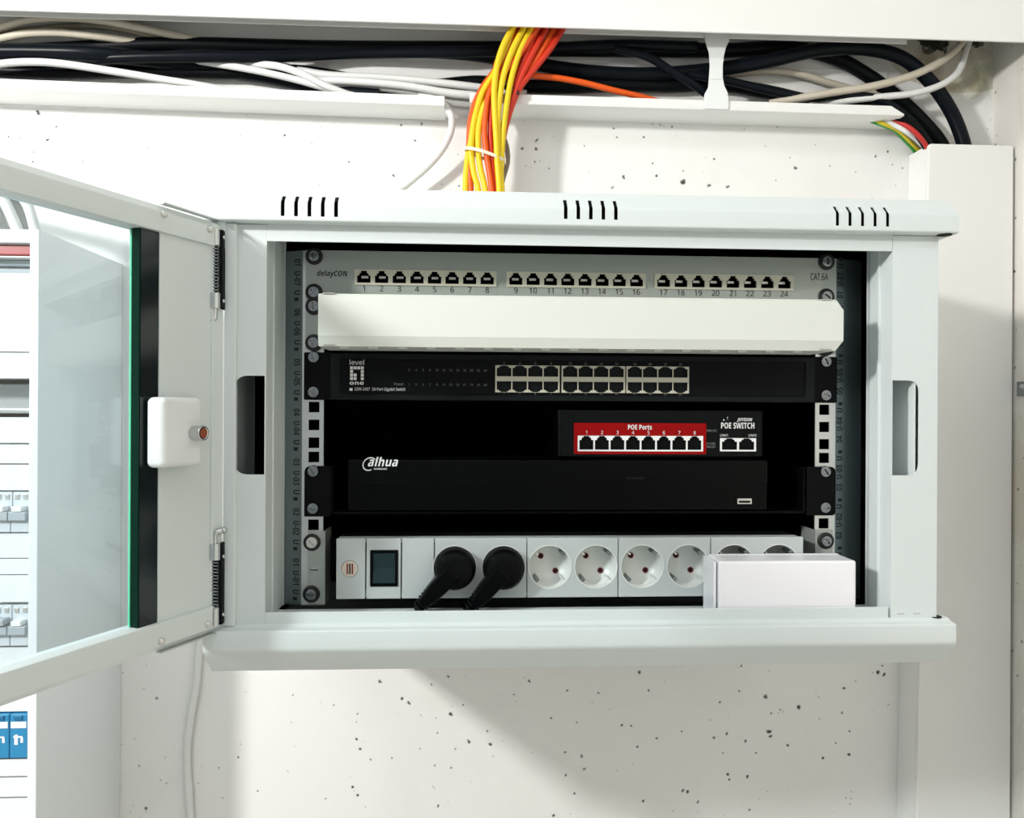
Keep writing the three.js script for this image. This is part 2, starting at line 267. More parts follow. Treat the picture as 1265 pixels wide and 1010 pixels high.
// white and beige ones
cable('installation_cable', 'beige cable making the highest loop at the left end of the trunking', [[-60, 52, .03], [0, 34, .034], [35, 25, .036], [80, 22, .038], [130, 26, .038], [180, 36, .034], [235, 48, .026], [280, 58, .015]], .0047, M.cabBeige, 'beige loops at the trunking end');
cable('installation_cable', 'beige cable making the lower of two loops at the left end', [[-60, 62, .03], [0, 48, .036], [30, 42, .038], [70, 40.5, .04], [110, 44, .038], [150, 49, .03], [200, 56, .02]], .0045, M.cabBeige, 'beige loops at the trunking end');
cable('installation_cable', 'thin brownish cable tucked under the highest beige loop', [[-60, 46, .012], [40, 36, .018], [110, 32, .026], [150, 36, .028], [190, 45, .024], [230, 54, .014]], .0036, M.cabBrown);
cable('installation_cable', 'single bright white cable sloping down onto the left flange', [[-60, 92, .036], [0, 79, .04], [35, 76.5, .042], [70, 78, .042], [140, 88, .042], [200, 98, .042], [250, 106, .04], [300, 116, .036]], .0043, M.cabWhite);
cable('installation_cable', 'white cable, lower one of the pair sloping down at mid left', [[130, 66, .006], [205, 70, .014], [262, 78, .0275], [310, 86, .037], [360, 97, .038], [400, 108, .038], [440, 119, .034]], .0042, M.cabWhite);
cable('installation_cable', 'white cable, upper one of the pair curving over the slope at mid left', [[190, 64, .008], [262, 71, .022], [312, 79, .0285], [345, 82, .04], [375, 92, .042], [400, 105, .042], [430, 117, .038]], .0044, M.cabWhite);
cable('installation_cable', 'light grey cable on top of the bunch left of the yellow bundle', [[300, 68, .008], [350, 82, .012], [400, 92, .02], [470, 96, .024], [530, 101, .026], [600, 109, .024], [650, 116, .018]], .0046, M.cabWhite, 'light grey cables left of the bundle');
cable('installation_cable', 'light grey cable in the middle of the bunch bridging the gap between the flanges', [[290, 82, .006], [360, 98, .016], [430, 100, .03], [500, 106, .034], [550, 114, .034], [600, 119, .03], [650, 124, .02]], .0046, M.cabWhite, 'light grey cables left of the bundle');
cable('installation_cable', 'light grey cable lowest in the bunch bridging the gap between the flanges', [[300, 92, .006], [370, 106, .014], [440, 106, .022], [500, 113, .026], [550, 125, .022], [600, 130, .02], [650, 134, .016]], .0040, M.cabGrey, 'light grey cables left of the bundle');
cable('installation_cable', 'grey white cable half hidden behind the bunch left of the bundle', [[330, 84, .006], [400, 96, .006], [470, 103, .01], [540, 117, .012], [600, 124, .012], [640, 128, .01]], .0040, M.cabGrey, 'light grey cables left of the bundle');
cable('installation_cable', 'beige cable, upper of two coming out of the hole in the right corner', [[1200, 35, .03], [1187, 54, .036], [1165, 74, .042], [1130, 92, .044], [1080, 106, .046], [1035, 113, .044], [1000, 119, .042], [950, 128, .03]], .0047, M.cabBeige);
cable('installation_cable', 'beige cable, lower of two coming out of the hole in the right corner', [[1203, 35, .026], [1194, 60, .03], [1184, 88, .038], [1164, 104, .042], [1130, 115, .044], [1085, 120, .042], [1040, 125, .036], [1000, 130, .02]], .0041, M.cabWhite);
cable('installation_cable', 'beige cable lying flat on the back of the trunking right of the clip', [[900, 92, .008], [950, 88, .012], [985, 91, .014], [1020, 101, .014], [1060, 112, .012], [1090, 120, .01]], .0042, M.cabBeige);
cable('installation_cable', 'white cable dropping from the flange gap in a curve behind the cabinet roof', [[500, 112, .02], [535, 122, .03], [551, 132, .036], [558, 145, .037], [557, 162, .034], [548, 182, .03], [532, 202, .027], [512, 220, .025], [480, 244, .025], [440, 268, .025]], .0043, M.cabWhite);
cable('installation_cable', 'white cable hanging down the wall from below the cabinet corner', [[252, 700, .006], [249, 760, .006], [246, 800, .006], [242, 850, .006], [235, 890, .006], [231, 930, .006], [233, 975, .006], [236, 1040, .006], [236, 1200, .006]], .0046, M.cabWhite);
cable('installation_cable', 'brown grey cable bulging out behind the yellow bundle', [[612, 140, .028], [620, 165, .03], [626, 182, .03], [627, 200, .03], [621, 222, .03], [616, 245, .03], [612, 280, .03]], .0032, M.cabBrown);
// coloured wires at the mitred flange end
cable('earth_wire', 'green wire, outermost of the coloured wires entering the right trunking', [[1062, 145, .02], [1088, 154, .028], [1104, 161, .024], [1118, 174, .014], [1131, 189, .007], [1142, 212, .006]], .0021, M.green);
cable('earth_wire', 'yellow wire next to the green one entering the right trunking', [[1066, 143, .02], [1094, 154, .032], [1110, 162, .028], [1124, 175, .020], [1137, 189, .012], [1148, 212, .010]], .0022, M.greenYellow);
cable('signal_wire', 'white wire between the yellow and the red ones entering the right trunking', [[1070, 140, .02], [1104, 154, .034], [1120, 163, .038], [1135, 175, .028], [1147, 188, .022], [1158, 212, .020]], .0030, M.cabWhite);
cable('signal_wire', 'brown wire beside the yellow one entering the right trunking', [[1066, 141, .016], [1098, 153, .026], [1116, 163, .028], [1130, 176, .018], [1142, 189, .012], [1152, 212, .010]], .0019, M.cabBrown);
cable('signal_wire', 'red wire tight against the black cables entering the right trunking', [[1078, 138, .022], [1110, 151, .036], [1124, 158, .042], [1136, 169, .044], [1146, 184, .038], [1153, 212, .034]], .0029, M.wireRed);
// ---------------------------------------------------------------- network bundle: yellow and orange patch cables
{
  const Q = (x, y) => [440 + x / 4.592, 20 + y / 4.592];
  const run = (name, label, pts, z, mat, group, tail = 1) => {
    const w = pts.map(([x, y]) => at(...Q(x, y), z));
    const a = w[0], b = w[w.length - 1];
    { const d = a.clone().sub(w[1]).normalize(); d.z = 0; w.unshift(a.clone().addScaledVector(d, .09), a.clone().addScaledVector(d, .045)); }
    if (tail) w.push(V(b.x + (b.x - w[w.length - 2].x) * 0.15, EYE + 0.1845, z));
    single(name, label, 'cable', tube(w, 0.0037, w.length * 12), mat, group);
  };
  const yg = 'yellow patch cables of the bundle', og = 'orange patch cables of the bundle';
  run('patch_cable', 'yellow patch cable, leftmost where the bundle leaves the lid', [[893, 58], [835, 165], [797, 290], [783, 420], [787, 560], [795, 700], [800, 820], [812, 985]], .071, M.yellow, yg);
  run('patch_cable', 'yellow patch cable, second from the left under the lid', [[955, 58], [885, 195], [838, 330], [812, 480], [803, 620], [806, 760], [815, 880], [826, 985]], .069, M.yellow, yg);
  run('patch_cable', 'yellow patch cable, third from the left under the lid', [[1000, 58], [932, 190], [886, 330], [856, 480], [838, 620], [828, 740], [822, 860], [822, 985]], .0665, M.yellow, yg);
  run('patch_cable', 'yellow patch cable along the left flank of the lower bundle', [[900, 58], [850, 190], [780, 330], [718, 430], [682, 540], [660, 650], [652, 770], [668, 890], [692, 985]], .0635, M.yellow, yg);
  run('patch_cable', 'yellow patch cable in the middle of the lower bundle', [[960, 58], [880, 230], [790, 400], [722, 520], [697, 620], [692, 740], [704, 860], [732, 985]], .0640, M.yellow, yg);
  run('patch_cable', 'yellow patch cable running outermost on the bundle below the white tie', [[945, 58], [850, 240], [750, 390], [690, 520], [656, 660], [634, 790], [624, 880], [620, 985]], .0585, M.yellow, yg);
  run('patch_cable', 'orange patch cable on the outer left edge above the white tie', [[930, 58], [850, 200], [785, 310], [720, 400], [672, 500], [648, 600], [641, 700], [640, 800], [650, 985]], .0580, M.orange, og);
  run('patch_cable', 'orange patch cable crossing the middle of the bundle', [[1030, 58], [900, 250], [790, 370], [748, 460], [733, 560], [728, 660], [742, 800], [768, 985]], .0655, M.orange, og);
  run('patch_cable', 'red orange patch cable between the yellow strands', [[925, 58], [856, 210], [814, 330], [775, 470], [764, 600], [764, 720], [775, 850], [788, 985]], .0625, M.redOrange, og);
  run('patch_cable', 'dark orange patch cable seen only below the white tie', [[1060, 58], [930, 260], [800, 420], [700, 600], [660, 760], [648, 870], [650, 985]], .0560, M.redOrange, og);
  run('patch_cable', 'orange patch cable, first right of the yellow ones under the lid', [[1040, 58], [970, 210], [912, 360], [872, 490], [838, 620], [812, 750], [800, 880], [798, 985]], .0600, M.redOrange, og);
  run('patch_cable', 'orange patch cable, second right of the yellow ones under the lid', [[1085, 58], [1000, 215], [930, 360], [882, 490], [842, 640], [815, 780], [805, 985]], .0620, M.redOrange, og);
  run('patch_cable', 'orange patch cable, third right of the yellow ones under the lid', [[1130, 58], [1045, 205], [960, 350], [898, 470], [850, 620], [815, 780], [800, 985]], .0575, M.orange, og);
  run('patch_cable', 'orange patch cable, outermost on the right under the lid', [[1180, 58], [1105, 180], [1010, 300], [925, 410], [880, 500], [845, 640], [815, 800], [805, 985]], .0605, M.redOrange, og);
  run('patch_cable', 'orange patch cable behind the outermost one on the right', [[1160, 58], [1070, 190], [980, 320], [905, 440], [870, 530], [830, 680], [805, 985]], .0558, M.redOrange, og);
  single('patch_cable', 'single orange patch cable leaving the bundle along the lower flange', 'cable', tube([[610, 78, .05], [640, 91, .045], [665, 94, .042], [690, 96.5, .042], [720, 102, .042], [760, 112, .042], [790, 119, .04], [830, 130, .036]].map((p) => at(...p)), 0.0037, 90), M.orange);
  // cable ties
  const tieLoop = (cx, cy, rx, rz, z, tilt, w) => {
    const s = new THREE.Shape(); s.absellipse(0, 0, rx, rz, 0, Math.PI * 2); const h = new THREE.Path(); h.absellipse(0, 0, rx - 0.0012, rz - 0.0012, 0, Math.PI * 2, true); s.holes.push(h);
    const g = new THREE.ExtrudeGeometry(s, { depth: w, bevelEnabled: false, curveSegments: 24 }); g.rotateX(-Math.PI / 2).translate(0, -w / 2, 0).rotateZ(tilt);
    const p = at(cx, cy, z); return g.translate(p.x, p.y, z);
  };
  let t = thing('cable_tie', 'cream white cable tie strapped round the yellow and orange bundle', 'cable tie', at(600, 192, .0635));
  add(t, 'strap', tieLoop(599, 192, 0.0253, 0.0135, 0.0635, -0.30, 0.0036), M.tie);
  { const p = at(622, 199, .0635); add(t, 'head', bx(p.x - .002, p.x + .003, p.y - EYE - .003, p.y - EYE + .003, .060, .067, .0006), M.tie); }
  t = thing('cable_tie', 'black cable tie holding the orange cables behind the yellow strands', 'cable tie', at(622, 103, .0585));
  add(t, 'strap', tieLoop(622, 104, 0.0165, 0.0085, 0.0585, -0.55, 0.0036), M.tieBlack);
  { const p = at(637, 115, .062); add(t, 'head', bx(-.004, .004, -.003 - EYE, .003 - EYE, -.003, .003, .0008).rotateZ(0.4).translate(p.x, p.y, .062), M.tieBlack); }
}

// ---------------------------------------------------------------- vertical trunking at the right, the right wall's clip
{
  const x0 = 0.5707, x1 = 0.6795, yt = 0.3335, lean = 0.0245;
  const t = thing('cable_trunking', 'tall white vertical trunking standing in the right corner, open at its top', 'trunking', V(0.625, 0.02, 0.02));
  add(t, 'base_channel', [ex(poly([[x0 - lean, -EYE + .02], [x0 - lean + .002, -EYE + .02], [x0 + .002, yt - .001], [x0, yt - .001]]), .0003, .040), bx(x1 - .002, x1, -EYE + .02, yt - .001, .0003, .040), ex(poly([[x0 - lean + .001, -EYE + .02], [x1 - .001, -EYE + .02], [x1 - .001, yt - .02], [x0 + .001, yt - .02]]), .0005, .002)], M.trunk);
  add(t, 'lid', ex(poly([[x0 - lean - .0002, -EYE + .02], [x1 + .0002, -EYE + .02], [x1 + .0002, yt, .004], [x0 - .0002, yt, .004]]), .040, .046, .0012), M.trunk);
  const a = at(1252, 480, .06);
  const c = thing('wall_clip', 'small grey metal clip with a rod beside the vertical trunking', 'clip', V(RX - .003, a.y, .06));
  add(c, 'plate', bx(RX - .0035, RX - .0003, a.y - EYE - .009, a.y - EYE + .009, .052, .066, .0008), M.steel);
  const rod = cyl(.0028, .0028, .12, 12); rod.rotateX(Math.PI / 2); rod.rotateX(0.08); add(c, 'rod', rod.translate(RX - .0062, a.y - .002, .125), M.cabGrey);
}

// ---------------------------------------------------------------- the wall cabinet
const CX0 = -0.199, CX1 = 0.4015, TOP = 0.1825, BOT = -0.2195, LIPT = 0.1505, LIPB = -0.177, ZF = 0.343, ZL = 0.355;
const cab = thing('wall_cabinet', 'light grey wall mounted network cabinet with its glass door swung open', 'cabinet', V(0.1, EYE + BOT, 0.17));
{
  // roof with folded front lip and vent slots
  const T = 0.0014;
  const roofPoly = poly([[0.302, LIPT], [ZL, LIPT, .0022], [ZL, 0.1660, .002], [0.3385, TOP, .002], [0.001, TOP], [0.001, TOP - T], [0.3380, TOP - T], [ZL - T, 0.1655], [ZL - T, LIPT + T], [0.302, LIPT + T]]);
  let roof = exX(roofPoly, CX0 - .0135, CX1 + .0108);
  const ev = new Evaluator(); ev.attributes = ['position', 'normal', 'uv'];
  let cutters = [];
  for (const [a, b, lo] of [[349, 415, .1545], [699, 761, .1563], [1035, 1097, .1548]]) {
    const xa = at(a, 265, ZL).x, xb = at(b, 265, ZL).x;
    for (let i = 0; i < 5; i++) { const x = xa + (xb - xa) * i / 4; cutters.push(norm(new THREE.BoxGeometry(.0031, .0175, .03).translate(x, EYE + lo + .00875, .352))); }
  }
  const A = new Brush(norm(roof)), B = new Brush(mergeGeometries(cutters)); A.updateMatrixWorld(); B.updateMatrixWorld();
  roof = toCreasedNormals(norm(ev.evaluate(A, B, SUBTRACTION).geometry), 0.16);
  add(cab, 'roof_panel', roof, M.cabinet);
  const capShape = () => poly([[0.302, LIPT + T], [ZL - T, LIPT + T], [ZL - T, 0.1655], [0.3380, TOP - T], [0.302, TOP - T]]);
  for (const x of [CX0 - .0135, CX1 + .0108 - .0012]) add(cab, 'lip_end', exX(capShape(), x, x + .0012), M.cabinet);
  add(cab, 'lip_shade', bx(CX0, CX1, LIPT + .0018, TOP - .002, .3005, .3018), M.cabinetShade);  // added dark sheet for the shade behind the vent slots
  { const s = poly([[-.0065, 0], [.0065, 0], [.0065, .0012], [-.0065, .0012]]); const p = at(1167, 288, .348); add(cab, 'bolt_hole', cyl(.0062, .0062, .0006, 20).translate(p.x, EYE + LIPT - .0002, .3475), M.holeBlack); }  // black disc painted for the shade inside the hole
  // bottom panel
  const bot = poly([[0.297, LIPB], [0.3440, LIPB, .001], [0.3475, LIPB - .0022, .001], [ZL, LIPB - .0026, .0022], [ZL, -0.1960, .003], [0.3315, BOT, .002], [0.001, BOT], [0.001, BOT + .0014], [0.3305, BOT + .0014], [ZL - .0014, -0.1953], [ZL - .0014, LIPB - .004], [.345, LIPB - .0034], [0.297, LIPB - .0014]]);
  add(cab, 'bottom_panel', exX(bot, CX0 - .0135, CX1 + .0100), M.cabinet);
  for (const x of [CX0 - .0135, CX1 + .0100 - .0012]) add(cab, 'lip_end', exX(poly([[.297, LIPB - .0014], [.345, LIPB - .0034], [ZL - .0014, LIPB - .004], [ZL - .0014, -.1953], [.3305, BOT + .0014], [.297, BOT + .0014]]), x, x + .0012), M.cabinet);
  { const p = at(1161, 768, .3475); add(cab, 'bolt_hole', cyl(.0055, .0055, .0006, 20).translate(p.x, EYE + LIPB + .0001, .340), M.holeBlack); }  // dark of the hole drawn as a flat disc
  // shell
  for (const x of [CX0, CX1 - .0014]) add(cab, 'side_panel', exX(poly([[.0015, BOT + .0016], [.328, BOT + .0016], [ZF - .002, -.2045], [ZF - .002, .1700], [.335, TOP - .0018], [.0015, TOP - .0018]]), x, x + .0014), M.cabinet);
  for (const x of [CX0 + .0016, CX1 - .0028]) add(cab, 'inner_shade', bx(x, x + .0012, BOT + .003, TOP - .003, .004, .26), M.cabinetShade);  // added black sheets: the unlit sides put into colour
  add(cab, 'back_panel', bx(CX0 + .002, CX1 - .002, BOT + .002, TOP - .002, .0015, .0032), M.cabinetShade);  // interior shade put into the panel colour
  add(cab, 'top_shade', bx(CX0 + .003, CX1 - .003, TOP - .0035, TOP - .0022, .004, .30), M.cabinetShade);  // added sheet, shade under the roof as black
  // header and sill of the front opening
  { const hy = (at(360, 297, ZF).y + at(1070, 311, ZF).y) / 2 - EYE, sy = (at(352, 755.5, ZF).y + at(1070, 750, ZF).y) / 2 - EYE;
    add(cab, 'header', bx(-.1664, .3611, hy, LIPT + .001, ZF - .0014, ZF, .0005), M.cabinet);
    add(cab, 'sill', bx(-.1664, .3590, LIPB - .001, sy, ZF - .0014, ZF + .0003, .0006), M.cabinet); }
  // front posts with hand-hole cut-outs
  const PL1 = -0.1664, PR0 = 0.3612;
  {
    const s = poly([[CX0, LIPB - .0008], [PL1, LIPB - .0008], [PL1, LIPT - .0005], [CX0, LIPT - .0005]]);
    s.holes.push(holeShape(-0.1911, PL1 - .0012, -0.0548, 0.0262, 'l'));
    const strip = bx(CX0 - .0002, at(291, 520, ZF + .004).x, LIPB - .0008, LIPT - .0005, ZF - .001, ZF + .0042, .001);
    add(cab, 'front_post', [ex(s, ZF - .0014, ZF), strip, bx(PL1 - .0014, PL1, LIPB, LIPT, .281, ZF - .0014), bx(PL1 - .0014, PL1 + .0012, LIPB, LIPT, .279, .2815), bx(PL1, PL1 + .0012, LIPB + .001, LIPT - .001, .318, .321)], M.cabinet);
  }
  {
    const s = poly([[PR0, LIPB - .0008], [CX1, LIPB - .0008], [CX1, LIPT - .0005], [PR0, LIPT - .0005]]);
    s.holes.push(holeShape(PR0 + .0004, 0.3852, -0.0551, 0.0262, 'r'));
    add(cab, 'front_post', [ex(s, ZF - .0014, ZF), bx(PR0, PR0 + .0014, LIPB, LIPT, .305, ZF - .0014), bx(PR0 - .0016, PR0 + .001, LIPB + .001, LIPT - .001, .320, .3235, .0005), bx(PR0 + .0205, PR0 + .0217, LIPB, LIPT, .30, ZF - .0015), bx(PR0, PR0 + .0217, LIPB, LIPT, .299, .3005)], M.cabinet);
    for (const px of [1108, 1128]) { const p = at(px, 763, ZF); add(cab, 'slot', bx(p.x, p.x + .0065, LIPB + .003, LIPB + .0038, ZF - .0005, ZF + .0002), M.cabGrey); }
  }
  function holeShape(x0, x1, y0, y1, side) {
    const r = .010, p = new THREE.Path();
    if (side === 'l') { p.moveTo(x1, y0); p.lineTo(x1, y1); p.lineTo(x0 + r, y1); p.quadraticCurveTo(x0, y1, x0, y1 - r); p.lineTo(x0, y0 + r); p.quadraticCurveTo(x0, y0, x0 + r, y0); }
    else { p.moveTo(x0, y0); p.lineTo(x0, y1); p.lineTo(x1 - r, y1); p.quadraticCurveTo(x1, y1, x1, y1 - r); p.lineTo(x1, y0 + r); p.quadraticCurveTo(x1, y0, x1 - r, y0); }
    p.closePath(); return p;
  }
  // mounting rails, galvanised, with square holes and printed unit marks
  const RC = 0.0945, U = 0.04445, Y7 = 0.1405;
  for (const side of [-1, 1]) {
    const hx = RC + side * 0.2325, xi = hx - side * 0.0085, xo = hx + side * 0.0105;
    const s = poly([[Math.min(xi, xo), LIPB + .0015], [Math.max(xi, xo), LIPB + .0015], [Math.max(xi, xo), .1400], [Math.min(xi, xo), .1400]]);
    for (let u = 0; u < 7; u++) for (const d of [.00635, .022225, .0381]) { const y = Y7 - u * U - d; if (y > LIPB + .008) s.holes.push(rectHole(hx - .0047, hx + .0047, y - .0047, y + .0047)); }
    const rail = add(cab, 'mounting_rail', ex(s, .2872, .2887), M.zinc);
    // outer flange, bent back a little; post shade put into its darker steel
    const w = side < 0 ? .0170 : .0285, ang = side < 0 ? -0.34 : 0.24;
    const fl = new THREE.BoxGeometry(w, .1400 - LIPB - .0015, .0015).translate(side * w / 2, 0, -.00075).rotateY(ang).translate(xo, EYE + (.1400 + LIPB + .0015) / 2, .2887);
    add(rail, 'rail_flange', fl, M.flange);
    const marks = [];
    for (let u = 0; u < 7; u++) {
      const n = '0' + (7 - u), yc = Y7 - u * U - U / 2, d = -side, rot = side < 0 ? -Math.PI / 2 : Math.PI / 2;
      const mk = (str, off, width) => marks.push(text(str, .0044, 0, yc - off * (side < 0 ? 1 : -1), .0003, { rot, width, font: 'b' }));
      mk(n, -.0112, .0064); mk('U-' + n, .0030, .0126); mk('U', .0155, .0040);
      marks.push(new THREE.PlaneGeometry(.0042, .0030).translate(0, EYE + yc + side * .0215, .0003));
    }
    const mg = mergeGeometries(marks.map(norm)); mg.translate(side < 0 ? -.0060 : .0052, 0, 0).rotateY(ang).translate(xo, 0, .2888);
    add(rail, 'unit_marks', mg, M.ink);
  }
}

// ---------------------------------------------------------------- door, hinges
{
  const H = V(-0.1985, EYE, 0.3475), phi = Math.PI + Math.atan2(.905, .424) ;
  const door = new THREE.Group(); door.name = 'door'; door.userData.label = 'open glass door in a grey metal frame';
  cab.add(door);
  door.position.copy(H).sub(cab.position);
  door.rotation.y = Math.atan2(-0.905, -0.424);        // local x runs along the open door; the inner face looks to -z
  const DT = 0.1496, DB = -0.1798, W = 0.575;
  const b = (x0, x1, y0, y1, z0, z1, r = 0) => bx(x0, x1, y0, y1, z0, z1, r).translate(0, -EYE, 0);
  const rail = (y0, y1, dir) => { // inner face with a folded bevel towards the outer edge
    const s = dir > 0 ? poly([[0, y0], [0, y1 - .006], [.006, y1], [.018, y1], [.018, y0]], .0008) : poly([[0, y0 + .004], [0, y1], [.018, y1], [.018, y0], [.004, y0]], .0008);
    return exX(s, 0, W).translate(0, -EYE, 0);
  };
  // exX maps (a, b) to (z, y)
  raw(door, 'top_rail', rail(DT - .0207, DT, 1), M.cabinet);
  raw(door, 'bottom_rail', rail(DB, DB + .021, -1), M.cabinet);
  raw(door, 'stile', [b(.0125, .0645, DB + .002, DT - .002, .003, .0165), b(0, .0125, DB + .002, DT - .002, .0012, .018, .001)], M.cabinet);
  raw(door, 'stile', b(W - .06, W, DB + .002, DT - .002, .003, .0165), M.cabinet);
  raw(door, 'glass_border', b(.0643, .0808, DB + .019, DT - .019, .0038, .0125), M.serigraph);
  raw(door, 'glass_edge', b(.0808, .0819, DB + .019, DT - .019, .0042, .0112), M.glassEdge);
  raw(door, 'glass_edge', b(.0809, .0824, DB + .019, DT - .019, .0112, .0128), M.glassGreen);
  raw(door, 'glass_pane', b(.0825, W - .058, DB + .016, DT - .016, .0110, .0125), M.glass);
  const lock = raw(door, 'lock_housing', new RoundedBoxGeometry(.0400, .0512, .017, 4, .0045).translate(.0578, -.0183, -.0060), M.white);
  void lock;
  const barrel = cyl(.0056, .0058, .009, 24).rotateX(Math.PI / 2).translate(.0480, -.0192, -.0185);
  const ring = new THREE.TorusGeometry(.0047, .0011, 8, 24).translate(.0480, -.0192, -.0230);
  raw(door, 'lock_cylinder', [barrel, ring], M.chrome);
  raw(door, 'lock_core', cyl(.0036, .0036, .001, 16).rotateX(Math.PI / 2).translate(.0480, -.0192, -.0236), M.copper);
  for (const [y, s0] of [[DT, 1], [DB, -1]]) {
    raw(door, 'bracket', b(.002, .064, y - (s0 > 0 ? -.0004 : .0016), y + (s0 > 0 ? .0016 : -.0004), -.0004, .0050), M.zinc);
    for (const [x, k] of [[.0640, .0075], [.0175, .0085]]) raw(door, 'rivet', new THREE.SphereGeometry(.0028, 14, 10).scale(1, 1, .8).translate(x, y - s0 * k, -.0006), M.silver);
  }
  // spring hinges: barrel, coil spring, bent pin
  for (const up of [true, false]) {
    const h = new THREE.Group(); h.name = 'hinge'; cab.add(h);
    const x = at(up ? 264.5 : 266, 500, .353).x + .0005, Z = .3545;
    const Y = (py) => at(266, py, Z).y;
    const ys = up ? { a: 283, b: 303, c: 362, d: 381, pin: 397 } : { a: 772, b: 750, c: 691, d: 671, pin: 655 };
    const seg = (y0, y1, r) => cyl(r, r, Math.abs(Y(y0) - Y(y1)), 20).translate(x, (Y(y0) + Y(y1)) / 2, Z);
    add(h, 'barrel', seg(ys.a, ys.b, .0040), M.chrome); add(h, 'barrel', seg(ys.c, ys.d, .0046), M.chrome);
    add(h, 'core', seg(ys.b, ys.c, .0021), M.dinDark); add(h, 'pin', [ tube([V(x, Y(ys.d), Z), V(x, Y((ys.d * 2 + ys.pin) / 3), Z), V(x + (up ? -.0006 : .0006), Y((ys.d + ys.pin * 4) / 5), Z + .0003), up ? V(x - .0052, Y(ys.pin) - .0006, Z + .002) : V(x + .006, Y(ys.pin), Z - .002)], .0025, 20), new THREE.SphereGeometry(.0029, 12, 8).translate(up ? x - .0056 : x + .0065, Y(ys.pin) - (up ? .0008 : 0), up ? Z + .002 : Z - .002)], M.chrome);
    const pts = []; const n = 15, yb = Y(ys.b), yc = Y(ys.c);
    for (let i = 0; i <= n * 10; i++) { const a = i / 10 * Math.PI * 2; pts.push(V(x + Math.cos(a) * .0029, yb + (yc - yb) * i / (n * 10), Z + Math.sin(a) * .0029)); }
    add(h, 'spring', new THREE.TubeGeometry(new THREE.CatmullRomCurve3(pts), n * 14, .0007, 6, false), M.steel);
    const p0 = Math.min(Y(ys.a), Y(ys.d)) - EYE, p1 = Math.max(Y(ys.a), Y(ys.d)) - EYE;
    add(h, 'hinge_plate', bx(x + .0030, x + .0058, p0, p1, .3445, Z - .001, .0004), M.dinDark);
    for (const py of [up ? 292 : 760, up ? 371 : 688]) add(h, 'hinge_screw', new THREE.SphereGeometry(.0016, 10, 8).translate(x + .0058, Y(py), Z - .003), M.chrome);
  }
}

// ---------------------------------------------------------------- rack screws
const screwGeo = (() => {
  const prof = [[0, 0], [.0052, 0], [.0052, .0008], [.0046, .0019], [.0030, .0027], [.0012, .0030], [0, .0030]].map(([r, h]) => new THREE.Vector2(r, h));
  const head = new THREE.LatheGeometry(prof, 24).rotateX(Math.PI / 2);
  const ev = new Evaluator(); ev.attributes = ['position', 'normal', 'uv'];
  const a = new Brush(norm(head)), c1 = new Brush(new THREE.BoxGeometry(.0064, .0017, .004).translate(0, 0, .0026)), c2 = new Brush(new THREE.BoxGeometry(.0017, .0064, .004).translate(0, 0, .0026));
  [a, c1, c2].forEach((m) => m.updateMatrixWorld());
  const r1 = ev.evaluate(a, c1, SUBTRACTION); r1.updateMatrixWorld();
  return toCreasedNormals(norm(ev.evaluate(r1, c2, SUBTRACTION).geometry), 0.6);
})();
const washerGeo = (() => { const p = [[.0030, 0], [.0076, 0], [.0076, .0008], [.0066, .0016], [.0030, .0016]].map(([r, h]) => new THREE.Vector2(r, h)); return new THREE.LatheGeometry(p, 28).rotateX(Math.PI / 2); })();
let screwN = 0;
function screw(parent, x, y, z, washer = true, mat = M.screw) {
  const g = new THREE.Group(); g.name = 'screw'; parent.add(g); g.position.set(x, EYE + y, z).sub(parent.position);
  const h = new THREE.Mesh(screwGeo, mat); h.name = 'head'; h.rotation.z = (screwN++ * 0.83) % 1.57; h.position.z = washer ? .0010 : 0; g.add(h);
  if (washer) { const w = new THREE.Mesh(washerGeo, M.washer); w.name = 'washer'; g.add(w); }
  g.children.forEach((c) => { c.castShadow = c.receiveShadow = true; });
}
const ZP = 0.291, SXL = -0.138, SXR = 0.327, PX0 = -0.1455, PX1 = 0.3362;
// outline of a modular jack opening, tab up (dir 1) or down (dir -1), centred on x, main body y0..y0+h
function jack(x, yc, w, h, t1, t2, dir = 1) {
  const p = [[-w / 2, -h / 2], [w / 2, -h / 2], [w / 2, h / 2], [w * .36, h / 2], [w * .33, h / 2 + t1], [w * .22, h / 2 + t1], [w * .22, h / 2 + t1 + t2], [-w * .22, h / 2 + t1 + t2], [-w * .22, h / 2 + t1], [-w * .33, h / 2 + t1], [-w * .36, h / 2], [-w / 2, h / 2]];
  const q = p.map(([a, b]) => [x + a, yc + dir * b]); return dir > 0 ? q : q.reverse();
}

